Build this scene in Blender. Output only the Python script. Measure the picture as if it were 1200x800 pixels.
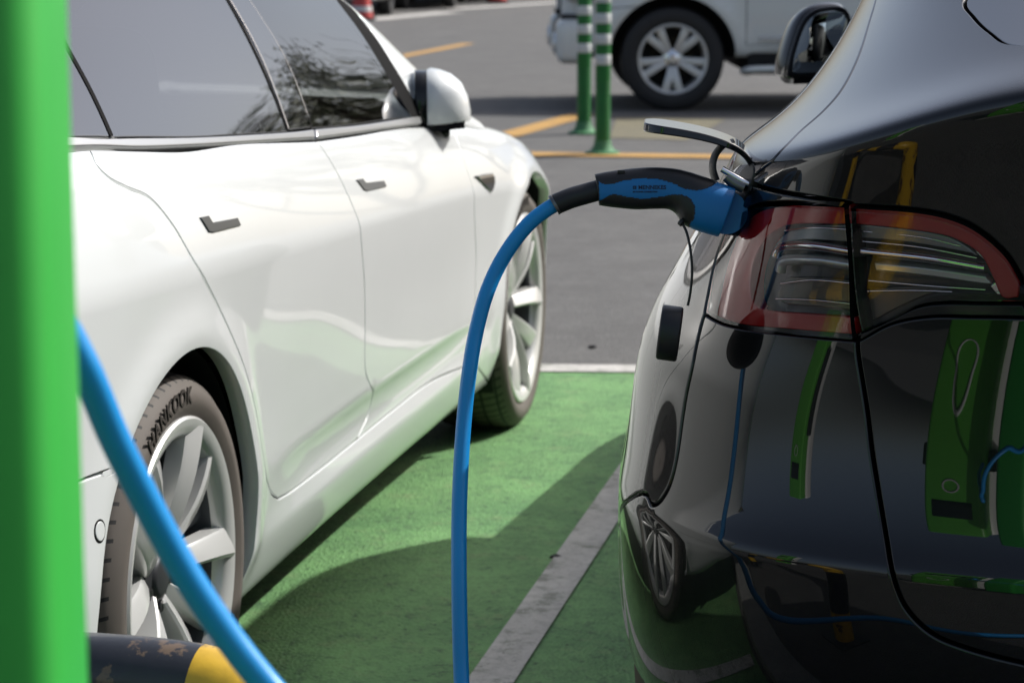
import bpy, bmesh, math, random
import numpy as np
from mathutils import Vector, Matrix
from mathutils.geometry import delaunay_2d_cdt
random.seed(7); rng = np.random.default_rng(7)
R = math.radians
for o in list(bpy.data.objects): bpy.data.objects.remove(o)
scene = bpy.context.scene
COL = scene.collection

# ------------------------------------------------------------------ camera, sky, sun, exposure
CAM_F, CAM_PITCH, CAM_H = 2820.0, 0.1702, 1.3748          # focal length in px of a 1200 px wide frame
cam_d = bpy.data.cameras.new('camera'); cam = bpy.data.objects.new('camera', cam_d); COL.objects.link(cam)
cam.location = (0, 0, CAM_H); cam.rotation_euler = (math.pi/2 - CAM_PITCH, 0, 0)
cam_d.sensor_fit = 'HORIZONTAL'; cam_d.sensor_width = 36.0; cam_d.lens = 36.0*CAM_F/1200
cam_d.clip_start = 0.05; cam_d.clip_end = 2000
cam_d.dof.use_dof = True; cam_d.dof.focus_distance = 3.08; cam_d.dof.aperture_fstop = 10.0
scene.camera = cam

SUN_EL, SUN_AZ = 42.5, 61.0                               # degrees; azimuth from +Y towards +X
world = bpy.data.worlds.new('World'); scene.world = world; world.use_nodes = True
wn = world.node_tree
for n in list(wn.nodes): wn.nodes.remove(n)
sky = wn.nodes.new('ShaderNodeTexSky'); sky.sky_type = 'NISHITA'; sky.sun_disc = False
sky.sun_elevation = R(SUN_EL); sky.sun_rotation = R(SUN_AZ)
sky.air_density = 0.85; sky.dust_density = 4.0; sky.ozone_density = 1.0; sky.altitude = 50
bg = wn.nodes.new('ShaderNodeBackground'); bg.inputs['Strength'].default_value = 0.15
wo = wn.nodes.new('ShaderNodeOutputWorld')
haze_tint = wn.nodes.new('ShaderNodeHueSaturation'); haze_tint.inputs['Saturation'].default_value = 0.80   # a pale, hazy sky
wn.links.new(sky.outputs[0], haze_tint.inputs['Color']); wn.links.new(haze_tint.outputs[0], bg.inputs['Color']); wn.links.new(bg.outputs[0], wo.inputs[0])
sun_d = bpy.data.lights.new('sun', 'SUN'); sun_d.energy = 4.6; sun_d.angle = R(0.53); sun_d.color = (1.0, 0.985, 0.955)
sun = bpy.data.objects.new('sun', sun_d); COL.objects.link(sun)
sdir = Vector((math.sin(R(SUN_AZ))*math.cos(R(SUN_EL)), math.cos(R(SUN_AZ))*math.cos(R(SUN_EL)), math.sin(R(SUN_EL))))
sun.rotation_euler = sdir.to_track_quat('Z', 'Y').to_euler(); sun.location = (20, 10, 20)
scene.view_settings.view_transform = 'Standard'; scene.view_settings.look = 'None'
scene.view_settings.exposure = 0.1; scene.view_settings.gamma = 1.0
scene.render.engine = 'CYCLES'
scene.cycles.max_bounces = 10; scene.cycles.glossy_bounces = 6; scene.cycles.transparent_max_bounces = 12
scene.cycles.transmission_bounces = 8; scene.cycles.caustics_reflective = False; scene.cycles.caustics_refractive = False
scene.cycles.use_denoising = True

# ------------------------------------------------------------------ camera maths
_c, _s = math.cos(CAM_PITCH), math.sin(CAM_PITCH)
def pix_ray(x, y):
    r = (x-600)/CAM_F; u = (400-y)/CAM_F
    return np.array([r, _c+u*_s, u*_c-_s])
def at(x, y, depth): return np.array([0, 0, CAM_H])+depth*pix_ray(x, y)
def on_ground(x, y, z=0.0):
    d = pix_ray(x, y); return np.array([0, 0, CAM_H])+d*((z-CAM_H)/d[2])
def project(P):
    P = np.asarray(P, float)-np.array([0, 0, CAM_H])
    d = P[..., 1]*_c-P[..., 2]*_s; u = P[..., 1]*_s+P[..., 2]*_c
    return np.stack([600+CAM_F*P[..., 0]/d, 400-CAM_F*u/d], -1), d

# ------------------------------------------------------------------ object helpers
def tag(o, label=None, cat=None, group=None, kind=None):
    if label: o['label'] = label
    if cat: o['category'] = cat
    if group: o['group'] = group
    if kind: o['kind'] = kind
    return o
def empty(name, loc=(0, 0, 0), rz=0.0, parent=None):
    o = bpy.data.objects.new(name, None); o.empty_display_size = 0.1; COL.objects.link(o)
    o.location = loc; o.rotation_euler = (0, 0, rz)
    if parent: o.parent = parent
    return o
def mk(name, V, F, mat, parent=None, N=None, smooth=True, autosmooth=None):
    me = bpy.data.meshes.new(name)
    me.from_pydata([tuple(map(float, v)) for v in V], [], [tuple(int(i) for i in f) for f in F])
    if isinstance(mat, (list, tuple)):
        for m in mat: me.materials.append(m)
    elif mat: me.materials.append(mat)
    if smooth: me.polygons.foreach_set('use_smooth', [True]*len(me.polygons))
    if N is not None: me.normals_split_custom_set_from_vertices([tuple(map(float, n)) for n in N])
    if autosmooth: me.set_sharp_from_angle(angle=R(autosmooth))
    o = bpy.data.objects.new(name, me); COL.objects.link(o)
    if parent: o.parent = parent
    return o
def children(o): return [c for c in bpy.data.objects if c.parent == o]
def copy_tree(o, parent=None):
    c = o.copy(); COL.objects.link(c); c.parent = parent
    for ch in children(o): copy_tree(ch, c)
    return c
class MB:
    """collects shapes into one mesh"""
    def __init__(s): s.V = []; s.F = []; s.M = []
    def add(s, V, F, m=0):
        b = len(s.V); s.V += [tuple(map(float, v)) for v in V]; s.F += [tuple(int(i)+b for i in f) for f in F]; s.M += [m]*len(F)
    def xf(s, M):
        s.V = [tuple(M @ Vector(v)) for v in s.V]; return s
    def build(s, name, mat, parent=None, smooth=True, sharp=35):
        o = mk(name, s.V, s.F, mat, parent, smooth=smooth, autosmooth=sharp if smooth else None)
        if any(s.M): o.data.polygons.foreach_set('material_index', s.M)
        return o
    def box(s, c, size, bev=0.0, rz=0.0, seg=2, M=None, m=0):
        bm = bmesh.new(); bmesh.ops.create_cube(bm, size=1.0)
        for v in bm.verts: v.co = Vector((v.co.x*size[0], v.co.y*size[1], v.co.z*size[2]))
        if bev > 0: bmesh.ops.bevel(bm, geom=bm.edges[:], offset=bev, segments=seg, affect='EDGES', profile=0.5)
        T = Matrix.Translation(c) @ Matrix.Rotation(rz, 4, 'Z')
        if M is not None: T = M @ T
        bm.verts.index_update()
        s.add([T @ v.co for v in bm.verts], [[v.index for v in f.verts] for f in bm.faces], m); bm.free(); return s
    def tube(s, path, r, seg=16, caps=True, m=0, up=(0, 0, 1), ry=None):
        P = np.asarray(path, float); n = len(P)
        r = np.full(n, r) if np.isscalar(r) else np.asarray(r, float)
        ry = r if ry is None else (np.full(n, ry) if np.isscalar(ry) else np.asarray(ry, float))
        T = np.gradient(P, axis=0); T /= np.linalg.norm(T, axis=1)[:, None]
        a = np.array(up, float)
        if abs(T[0]@a) > .95: a = np.array([1., 0, 0])
        nrm = a-T[0]*(a@T[0]); nrm /= np.linalg.norm(nrm)
        V = []; th = np.linspace(0, 2*np.pi, seg, endpoint=False)
        for i in range(n):
            nrm = nrm-T[i]*(nrm@T[i]); nrm /= np.linalg.norm(nrm); b = np.cross(T[i], nrm)
            V += list(P[i]+r[i]*np.cos(th)[:, None]*nrm+ry[i]*np.sin(th)[:, None]*b)
        F = [(i*seg+j, i*seg+(j+1) % seg, (i+1)*seg+(j+1) % seg, (i+1)*seg+j) for i in range(n-1) for j in range(seg)]
        if caps: F += [tuple(range(seg-1, -1, -1)), tuple((n-1)*seg+j for j in range(seg))]
        s.add(V, F, m); return s
    def lathe(s, prof, seg=64, M=None, m=0, closed=False):
        """prof: (radius, along) pairs about local Y axis"""
        V = []; n = len(prof); th = np.linspace(0, 2*np.pi, seg, endpoint=False)
        for r, y in prof: V += [(r*math.cos(t), y, r*math.sin(t)) for t in th]
        F = []
        for i in range(n if closed else n-1):
            k = (i+1) % n
            F += [(i*seg+j, k*seg+j, k*seg+(j+1) % seg, i*seg+(j+1) % seg) for j in range(seg)]
        if M is not None: V = [M @ Vector(v) for v in V]
        s.add(V, F, m); return s
    def prism(s, poly, z0, z1, m=0, M=None, bev=0.0, seg=2):
        """outline (x, y) extruded from z0 to z1"""
        bm = bmesh.new(); vs = [bm.verts.new((p[0], p[1], z0)) for p in poly]; f = bm.faces.new(vs)
        ex = bmesh.ops.extrude_face_region(bm, geom=[f])
        for v in ex['geom']:
            if isinstance(v, bmesh.types.BMVert): v.co.z = z1
        bmesh.ops.recalc_face_normals(bm, faces=bm.faces[:])
        if bev: bmesh.ops.bevel(bm, geom=[e for e in bm.edges if len(e.link_faces) == 2 and e.calc_face_angle() > .6], offset=bev, segments=seg, affect='EDGES', profile=.5)
        bm.verts.index_update()
        V = [v.co.copy() for v in bm.verts]
        if M is not None: V = [M @ v for v in V]
        s.add(V, [[v.index for v in f.verts] for f in bm.faces], m); bm.free(); return s
def catmull(P, n=8, closed=False):
    P = np.asarray(P, float)
    if len(P) < 3 and not closed: return np.concatenate([P[0]+(P[1]-P[0])*t for t in np.linspace(0, 1, n+1)[:, None, None]]) if False else np.array([P[0]+(P[1]-P[0])*t for t in np.linspace(0, 1, n+1)])
    Q = np.concatenate([P[-1:], P, P[:2]]) if closed else np.concatenate([2*P[:1]-P[1:2], P, 2*P[-1:]-P[-2:-1]])
    out = []
    for i in range(len(Q)-3):
        a, b, c, d = Q[i:i+4]
        for t in np.linspace(0, 1, n, endpoint=False):
            out.append(.5*((2*b)+(c-a)*t+(2*a-5*b+4*c-d)*t*t+(3*b-a-3*c+d)*t**3))
    if not closed: out.append(P[-1])
    return np.array(out)
def interp(x, tab):
    xs, ys = zip(*tab); return np.interp(x, xs, ys)
def sinterp(x, tab):
    """smooth (Catmull style) table lookup"""
    xs = np.array([t[0] for t in tab], float); ys = np.array([t[1] for t in tab], float)
    m = np.gradient(ys, xs); x = np.clip(np.asarray(x, float), xs[0], xs[-1])
    i = np.clip(np.searchsorted(xs, x)-1, 0, len(xs)-2); hh = xs[i+1]-xs[i]; t = (x-xs[i])/hh
    return (2*t**3-3*t**2+1)*ys[i]+(t**3-2*t**2+t)*hh*m[i]+(-2*t**3+3*t**2)*ys[i+1]+(t**3-t**2)*hh*m[i+1]
def sstep(x, a, b):
    t = np.clip((np.asarray(x, float)-a)/(b-a), 0, 1); return t*t*(3-2*t)

# ------------------------------------------------------------------ smooth body surfaces and the panels cut from them
def _bs(P, ts):
    """uniform cubic B-spline along axis 0 of an already extended net"""
    n = P.shape[0]-2; ts = np.clip(ts, 0, n-1-1e-9); i = ts.astype(int); f = (ts-i).reshape((-1,)+(1,)*(P.ndim-1))
    return ((1-f)**3*P[i]+(3*f**3-6*f**2+4)*P[i+1]+(-3*f**3+3*f**2+3*f+1)*P[i+2]+f**3*P[i+3])/6
def _ext(P, sym0, sym1):
    m = np.array([1, -1, 1.])
    a = P[1:2]*m if sym0 else 2*P[:1]-P[1:2]
    b = P[-2:-1]*m if sym1 else 2*P[-1:]-P[-2:-1]
    return np.concatenate([a, P, b])
class Surf:
    """tensor B-spline surface; rows run along v, columns along u; u and v are measured in metres"""
    def __init__(s, net, root, ref_row, ref_col, step=.008, sym=(0, 0, 0, 0), disp=None):
        net = np.asarray(net, float); nr, nc = net.shape[:2]
        A = _ext(net, sym[2], sym[3]); A = np.moveaxis(_ext(np.moveaxis(A, 1, 0), sym[0], sym[1]), 0, 1)
        tu = np.linspace(0, nc-1, nc*40); tv = np.linspace(0, nr-1, nr*40)
        cu = _bs(np.moveaxis(_bs(A, np.array([float(ref_row)])), 1, 0), tu)[:, 0]
        cv = _bs(np.moveaxis(_bs(np.moveaxis(A, 1, 0), np.array([float(ref_col)])), 1, 0), tv)[:, 0]
        lu = np.concatenate([[0], np.cumsum(np.linalg.norm(np.diff(cu, axis=0), axis=1))])
        lv = np.concatenate([[0], np.cumsum(np.linalg.norm(np.diff(cv, axis=0), axis=1))])
        s.LU, s.LV = lu[-1], lv[-1]; s.nu, s.nv = int(s.LU/step)+1, int(s.LV/step)+1
        s.tu, s.lu, s.tv, s.lv = tu, lu, tv, lv
        TU = np.interp(np.linspace(0, s.LU, s.nu), lu, tu); TV = np.interp(np.linspace(0, s.LV, s.nv), lv, tv)
        s.P = np.moveaxis(_bs(np.moveaxis(_bs(A, TV), 1, 0), TU), 0, 1)
        if disp is not None: s.P = disp(s.P)
        du = np.gradient(s.P, axis=1); dv = np.gradient(s.P, axis=0)
        s.N = np.cross(du, dv); s.N /= np.linalg.norm(s.N, axis=2)[..., None]+1e-12
        s.root = root
        a = root.rotation_euler[2]; ca, sa = math.cos(a), math.sin(a); L = np.array(root.location)
        s.rot = np.array([[ca, -sa, 0], [sa, ca, 0], [0, 0, 1]]); s.loc = L
        s.sgn = 1.0; s.centre = []
        if sym[0]: s.centre.append((0, .012, 0))
        if sym[1]: s.centre.append((0, s.LU-.012, s.LU))
        if sym[3]: s.centre.append((1, s.LV-.012, s.LV))
    def orient(s, outward_ref):
        i, j = s.nv//3, s.nu//2
        if s.N[i, j] @ (s.P[i, j]-np.array(outward_ref)) < 0: s.N *= -1; s.sgn = -1.0
        return s
    def w(s, P): return P @ s.rot.T+s.loc
    def row(s, j): return float(np.interp(j, s.tv, s.lv))
    def col(s, j): return float(np.interp(j, s.tu, s.lu))
    def _idx(s, uv):
        uv = np.asarray(uv, float); x = np.clip(uv[:, 0]/s.LU*(s.nu-1), 0, s.nu-1.0001); y = np.clip(uv[:, 1]/s.LV*(s.nv-1), 0, s.nv-1.0001)
        return x, y
    def bil(s, A, uv):
        x, y = s._idx(uv); i, j = y.astype(int), x.astype(int); fx, fy = (x-j)[:, None], (y-i)[:, None]
        return A[i, j]*(1-fx)*(1-fy)+A[i, j+1]*fx*(1-fy)+A[i+1, j]*(1-fx)*fy+A[i+1, j+1]*fx*fy
    def ev(s, uv):
        N = s.bil(s.N, uv); N /= np.linalg.norm(N, axis=1)[:, None]+1e-12; return s.bil(s.P, uv), N
    def _inv(s, G, targets, mask, depth=None):
        out = []
        for t in targets:
            d = np.linalg.norm(G-np.array(t), axis=2); d = np.where(mask, d, 1e9)
            if depth is not None:
                m = d.min(); d = np.where(d < m+4, d+depth*3, 1e9)
            i, j = np.unravel_index(np.argmin(d), d.shape)
            uv = np.array([j/(s.nu-1)*s.LU, i/(s.nv-1)*s.LV])
            e = .004
            for _ in range(4):
                q = s.bil(G, np.array([uv, uv+[e, 0], uv+[0, e]])); J = np.stack([(q[1]-q[0])/e, (q[2]-q[0])/e], 1)
                try: st = np.linalg.solve(J, np.array(t)-q[0])
                except np.linalg.LinAlgError: break
                if np.linalg.norm(st) > .012: break
                uv = np.clip(uv+st, 0, [s.LU, s.LV])
            out.append(uv)
        return np.array(out)
    def px(s, pts):
        """surface coordinates of points seen at these picture positions"""
        if not hasattr(s, '_g'):
            W = s.w(s.P); s._g, s._d = project(W); view = W-np.array([0, 0, CAM_H]); s._m = ((s.N @ s.rot.T)*view).sum(2) < 0
        return s._inv(s._g, pts, s._m, s._d)
    def xz(s, pts, mask=None):
        return s._inv(s.P[..., [0, 2]], pts, np.ones(s.P.shape[:2], bool) if mask is None else mask)
def chain(*parts, n=6):
    """joins smooth pieces of outline; corners stay where pieces meet"""
    out = []
    for p in parts:
        p = np.asarray(p, float); q = catmull(p, n) if len(p) > 2 else p
        for v in q:
            if not out or np.linalg.norm(out[-1]-v) > 1e-4: out.append(v)
    if np.linalg.norm(out[0]-out[-1]) < 1e-4: out.pop()
    return np.array(out)
def _area(p): return .5*np.sum(p[:, 0]*np.roll(p[:, 1], -1)-np.roll(p[:, 0], -1)*p[:, 1])
def dens(p, step):
    out = []
    for a, b in zip(p, np.roll(p, -1, 0)):
        n = max(1, int(np.linalg.norm(b-a)/step)); out += [a+(b-a)*k/n for k in range(n)]
    return np.array(out)
def shrink(p, d):
    if _area(p) < 0: p = p[::-1]
    e = np.roll(p, -1, 0)-p; e /= np.linalg.norm(e, axis=1)[:, None]+1e-12; n = np.stack([-e[:, 1], e[:, 0]], 1)
    m = n+np.roll(n, 1, 0); k = 1+(n*np.roll(n, 1, 0)).sum(1); return p+d*m/np.maximum(k, .35)[:, None]
def inside(poly, q):
    x, y = q[:, 0], q[:, 1]; r = np.zeros(len(q), bool)
    for (x0, y0), (x1, y1) in zip(poly, np.roll(poly, -1, 0)):
        if y0 == y1: continue
        c = ((y0 > y) != (y1 > y)); r ^= c & (x < (x1-x0)*(y-y0)/(y1-y0)+x0)
    return r
def near(poly, q, d):
    r = np.zeros(len(q), bool)
    for a in poly: r |= ((q-a)**2).sum(1) < d*d
    return r
def panel_data(S, poly, gap=.0022, off=0.0, depth=.014, step=.02, flip=False, rnd=.0015, estep=.012):
    """a sheet cut from surface S along an outline, with a turned-in rounded edge"""
    p = dens(np.asarray(poly, float), estep); p = shrink(p, gap) if gap else (p if _area(p) > 0 else p[::-1])
    pin = shrink(p, rnd) if rnd else p.copy()
    mid = np.zeros(len(p), bool)
    for ax, lim, val in S.centre:          # outlines that reach the middle of the car meet their mirror image there
        k = (p[:, ax] < lim) if val == 0 else (p[:, ax] > lim)
        p[k, ax] = val; pin[k, ax] = val; mid |= k
    lo, hi = pin.min(0), pin.max(0); gx = np.arange(lo[0]+step/2, hi[0], step); gy = np.arange(lo[1]+step/2, hi[1], step)
    if len(gx) and len(gy):
        q = np.stack(np.meshgrid(gx, gy), -1).reshape(-1, 2); q = q[inside(pin, q)]; q = q[~near(pin, q, step*.55)] if len(q) else q
    else: q = np.zeros((0, 2))
    pts = np.concatenate([pin, q]); n = len(pin)
    r = delaunay_2d_cdt([Vector(v) for v in pts], [(i, (i+1) % n) for i in range(n)], [], 1, 1e-6)
    uv = np.array([tuple(v) for v in r[0]]); F = [tuple(f) for f in r[2]]; F = [f if _area(uv[list(f)]) > 0 else f[::-1] for f in F]
    back = {o: k for k, l in enumerate(r[3]) for o in l}
    P, N = S.ev(uv); V = P+N*off; NN = N.copy(); ring = [back.get(i, None) for i in range(n)]
    P1, N1 = S.ev(p)
    t = np.roll(P1, -1, 0)-np.roll(P1, 1, 0); out = np.cross(t, N1)*S.sgn; out /= np.linalg.norm(out, axis=1)[:, None]+1e-12
    if out.shape[0] and np.mean(((P1-S.ev(pin)[0])*out).sum(1)) < 0: out = -out
    b = len(V); V = np.concatenate([V, P1+N1*(off-rnd), P1+N1*(off-depth)])
    m = N1+out; m /= np.linalg.norm(m, axis=1)[:, None]+1e-12; NN = np.concatenate([NN, m*.5+out*.5, out])
    for i in range(n):
        k = (i+1) % n
        if ring[i] is None or ring[k] is None or (mid[i] and mid[k]): continue
        F.append((ring[k], ring[i], b+i, b+k)); F.append((b+k, b+i, b+n+i, b+n+k))
    if S.sgn < 0: F = [f[::-1] for f in F]
    if flip: V = V*np.array([1, -1, 1.]); NN = NN*np.array([1, -1, 1.]); F = [f[::-1] for f in F]
    return V, F, NN, mid.any()
def panel(S, poly, name, mat, parent, **k):
    V, F, N, _ = panel_data(S, poly, **k); return mk(name, V, F, mat, parent, N=N)
def both(S, poly, name, mat, parent, **k):
    V, F, N, m = panel_data(S, poly, **k); V2, F2, N2, _ = panel_data(S, poly, flip=True, **k)
    if m:                                  # one part across the middle
        b = len(V); return (mk(name, np.concatenate([V, V2]), F+[tuple(i+b for i in f) for f in F2], mat, parent, N=np.concatenate([N, N2])),)
    return mk(name, V, F, mat, parent, N=N), mk(name, V2, F2, mat, parent, N=N2)

# ------------------------------------------------------------------ materials
def nodes(name):
    m = bpy.data.materials.new(name); m.use_nodes = True; t = m.node_tree
    return m, t, t.nodes['Principled BSDF']
def pm(name, col, rough=.5, metal=0.0, coat=0.0, coat_rough=.03, spec=.5, trans=0.0, ior=1.45, vary=0.0, vscale=20, bump=0.0, bscale=200, rvary=0.0, tex='Object'):
    m, t, b = nodes(name); I = b.inputs
    I['Base Color'].default_value = (*col, 1); I['Roughness'].default_value = rough; I['Metallic'].default_value = metal
    I['Coat Weight'].default_value = coat; I['Coat Roughness'].default_value = coat_rough; I['Specular IOR Level'].default_value = spec
    I['Transmission Weight'].default_value = trans; I['IOR'].default_value = ior
    if vary or bump or rvary:
        tc = t.nodes.new('ShaderNodeTexCoord')
        if vary or rvary:
            nz = t.nodes.new('ShaderNodeTexNoise'); nz.inputs['Scale'].default_value = vscale; nz.inputs['Detail'].default_value = 8; nz.inputs['Roughness'].default_value = .65
            t.links.new(tc.outputs[tex], nz.inputs['Vector'])
        if vary:
            mx = t.nodes.new('ShaderNodeMix'); mx.data_type = 'RGBA'; mx.inputs['A'].default_value = (*[c*(1-vary) for c in col], 1); mx.inputs['B'].default_value = (*[min(1, c*(1+vary)) for c in col], 1)
            cr = t.nodes.new('ShaderNodeMapRange'); cr.inputs[1].default_value = .3; cr.inputs[2].default_value = .7
            t.links.new(nz.outputs['Fac'], cr.inputs[0]); t.links.new(cr.outputs[0], mx.inputs['Factor']); t.links.new(mx.outputs['Result'], I['Base Color'])
        if rvary:
            mr = t.nodes.new('ShaderNodeMapRange'); mr.inputs[1].default_value = .3; mr.inputs[2].default_value = .7; mr.inputs[3].default_value = max(0, rough-rvary); mr.inputs[4].default_value = min(1, rough+rvary)
            t.links.new(nz.outputs['Fac'], mr.inputs[0]); t.links.new(mr.outputs[0], I['Roughness'])
        if bump:
            n2 = t.nodes.new('ShaderNodeTexNoise'); n2.inputs['Scale'].default_value = bscale; n2.inputs['Detail'].default_value = 5
            bp = t.nodes.new('ShaderNodeBump'); bp.inputs['Strength'].default_value = bump; bp.inputs['Distance'].default_value = .004
            t.links.new(tc.outputs[tex], n2.inputs['Vector']); t.links.new(n2.outputs['Fac'], bp.inputs['Height']); t.links.new(bp.outputs[0], I['Normal'])
    return m
M = {}
M['white_paint'] = pm('pearl_white_paint', (.705, .725, .715), .32, 0, 1.0, .02, vary=.015, vscale=3)
M['black_paint'] = pm('gloss_black_paint', (.0035, .0038, .0045), .30, 0, 1.0, .012, spec=.08)
M['suv_paint'] = pm('suv_white_paint', (.66, .68, .66), .35, 0, 1.0, .03)
M['rubber_seal'] = pm('black_rubber_seal', (.008, .008, .008), .85, spec=.08)
M['dark_liner'] = pm('dark_liner', (.006, .006, .006), .8)
M['black_gloss'] = pm('black_gloss_plastic', (.01, .01, .011), .12)
M['black_plastic'] = pm('black_matt_plastic', (.014, .014, .015), .48, bump=.12, bscale=900)
M['tyre'] = pm('tyre_rubber', (.055, .047, .040), .75, vary=.35, vscale=14)
M['tyre_dark'] = pm('dark_tyre_rubber', (.014, .014, .015), .7, vary=.25, vscale=14)
M['rim'] = pm('silver_wheel_paint', (.60, .60, .58), .34, .25, .6, .05)
M['rim_white'] = pm('pale_wheel_cover', (.70, .70, .67), .35, .25, .5, .05)
M['rim_dark'] = pm('dark_wheel_recess', (.04, .042, .045), .5, .3)
M['chrome'] = pm('polished_chrome', (.75, .76, .78), .08, 1.0)
M['satin_trim'] = pm('satin_trim', (.50, .50, .49), .30, .9)
M['handle_grey'] = pm('satin_grey_handle', (.16, .165, .165), .3, .8)
M['brake'] = pm('brake_steel', (.3, .29, .27), .35, 1.0)
def glass_mat(name, tint, fac):
    m, t, b = nodes(name); t.nodes.remove(b)
    out = t.nodes['Material Output']; gl = t.nodes.new('ShaderNodeBsdfGlossy'); gl.inputs['Roughness'].default_value = .0; gl.inputs['Color'].default_value = (1, 1, 1, 1)
    tr = t.nodes.new('ShaderNodeBsdfTransparent'); tr.inputs['Color'].default_value = (*tint, 1)
    fr = t.nodes.new('ShaderNodeFresnel'); fr.inputs['IOR'].default_value = fac; mx = t.nodes.new('ShaderNodeMixShader')
    t.links.new(fr.outputs[0], mx.inputs[0]); t.links.new(tr.outputs[0], mx.inputs[1]); t.links.new(gl.outputs[0], mx.inputs[2]); t.links.new(mx.outputs[0], out.inputs[0])
    return m
M['privacy_glass'] = glass_mat('privacy_glass', (.10, .105, .105), 3.3)
M['tint_glass'] = glass_mat('tinted_glass', (.22, .235, .23), 2.2)
M['lens'] = glass_mat('clear_lamp_lens', (.88, .86, .86), 1.40)
M['mirror_glass'] = pm('mirror_glass', (.75, .8, .78), .02, 1.0)
M['lamp_red'] = pm('red_lamp_plastic', (.48, .016, .018), .18, coat=1.0)
M['lamp_dark'] = pm('smoked_lamp_housing', (.07, .076, .088), .22, .5)
M['lamp_grey'] = pm('grey_lamp_reflector', (.24, .27, .31), .22, .6)
M['lamp_clear'] = pm('clear_lamp_bar', (.55, .58, .6), .15, .5)
M['interior'] = pm('dark_interior', (.02, .02, .021), .7)
M['seat_fabric'] = pm('black_seat', (.03, .03, .03), .5)
M['plug_blue'] = pm('blue_plug_plastic', (.004, .155, .43), .42, bump=.03, bscale=1500)
M['plug_black'] = pm('black_grip_rubber', (.012, .012, .014), .42, bump=.08, bscale=1800)
M['cable_blue'] = pm('blue_cable_sheath', (.008, .25, .62), .36, bump=.04, bscale=500)
M['plug_ink'] = pm('dark_printing', (.003, .01, .04), .6)
M['column_green'] = pm('green_column_paint', (.035, .36, .05), .4, vary=.04, vscale=6)
M['charger_green'] = pm('green_charger_paint', (.10, .40, .045), .4, vary=.05, vscale=6)
M['charger_white'] = pm('white_charger_panel', (.7, .7, .68), .35)
M['screen'] = pm('dark_screen', (.008, .009, .011), .1)
M['bollard_green'] = pm('green_bollard_plastic', (.008, .13, .022), .4, vary=.12, vscale=10)
M['bollard_white'] = pm('white_reflective_band', (.55, .57, .56), .45)
M['red_plastic'] = pm('red_plastic', (.45, .05, .045), .5)
M['orange'] = pm('orange', (.6, .3, .06), .7)

# ================================================================== the setting: ground
def ground_mat(name, base, dark, spots, rough, bump, wear=None, speck=.5, flecks=None, wlim=(.54, .68, .75)):
    m, t, b = nodes(name); L = t.links
    tc = t.nodes.new('ShaderNodeTexCoord'); ob = tc.outputs['Object']
    def noise(sc, det=8, rg=.65, vec=ob):
        n = t.nodes.new('ShaderNodeTexNoise'); n.inputs['Scale'].default_value = sc; n.inputs['Detail'].default_value = det; n.inputs['Roughness'].default_value = rg; L.new(vec, n.inputs['Vector']); return n.outputs['Fac']
    def rng_(s, a, b_, c=0, d=1):
        n = t.nodes.new('ShaderNodeMapRange'); n.inputs[1].default_value = a; n.inputs[2].default_value = b_; n.inputs[3].default_value = c; n.inputs[4].default_value = d; L.new(s, n.inputs[0]); return n.outputs[0]
    def mix(f, A, B):
        n = t.nodes.new('ShaderNodeMix'); n.data_type = 'RGBA'; L.new(f, n.inputs['Factor'])
        for k, v in (('A', A), ('B', B)):
            if isinstance(v, tuple): n.inputs[k].default_value = (*v, 1)
            else: L.new(v, n.inputs[k])
        return n.outputs['Result']
    col = mix(rng_(noise(1.7, 6), .35, .65), base, dark)
    col = mix(rng_(noise(38, 6), .45, .75, 0, .55), col, tuple(c*.55 for c in dark))
    col = mix(rng_(noise(7, 9, .7), .50, .66, 0, .5), col, tuple(c*1.22 for c in base))
    if flecks: col = mix(rng_(noise(22, 9, .75), .55, .60, 0, .8), col, flecks); col = mix(rng_(noise(55, 8, .7), .585, .62, 0, .9), col, tuple(c*.6 for c in flecks)); col = mix(rng_(noise(4.2, 9, .7), .46, .66, 0, .6), col, tuple(c*1.35 for c in base))
    if wear: col = mix(rng_(noise(9, 10, .75), wlim[0], wlim[1], 0, wlim[2]), col, wear)
    vo = t.nodes.new('ShaderNodeTexVoronoi'); vo.inputs['Scale'].default_value = 120; L.new(ob, vo.inputs['Vector'])
    sp = rng_(noise(95, 5, .7), .56, .66, 0, speck); col = mix(sp, col, spots)
    L.new(col, b.inputs['Base Color']); b.inputs['Roughness'].default_value = rough
    bp = t.nodes.new('ShaderNodeBump'); bp.inputs['Strength'].default_value = bump; bp.inputs['Distance'].default_value = .006
    ad = t.nodes.new('ShaderNodeMath'); ad.operation = 'ADD'; L.new(noise(150, 6), ad.inputs[0]); L.new(vo.outputs['Distance'], ad.inputs[1])
    L.new(ad.outputs[0], bp.inputs['Height']); L.new(bp.outputs[0], b.inputs['Normal'])
    return m
M['asphalt'] = ground_mat('asphalt', (.108, .106, .101), (.080, .078, .075), (.21, .20, .185), .85, .5, wear=(.070, .068, .065), speck=.7, wlim=(.56, .70, .6))
M['green_paint'] = ground_mat('green_bay_paint', (.132, .285, .096), (.096, .240, .080), (.050, .095, .045), .75, .55, wear=(.185, .285, .115), speck=.85, flecks=(.052, .125, .048))
M['pale_paint'] = ground_mat('worn_pale_paint', (.54, .52, .49), (.44, .425, .40), (.20, .19, .175), .75, .4, wear=(.20, .21, .17), wlim=(.52, .60, .8))
M['orange_paint'] = ground_mat('worn_orange_paint', (.50, .28, .065), (.42, .24, .07), (.15, .12, .08), .75, .4, wear=(.30, .2, .09))
M['faded_shaded_yellow'] = ground_mat('faded_shaded_yellow_paint', (.18, .16, .095), (.15, .135, .09), (.12, .11, .09), .8, .4)  # faded yellow, darkened further: the shade lying over it is in the colour
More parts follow.
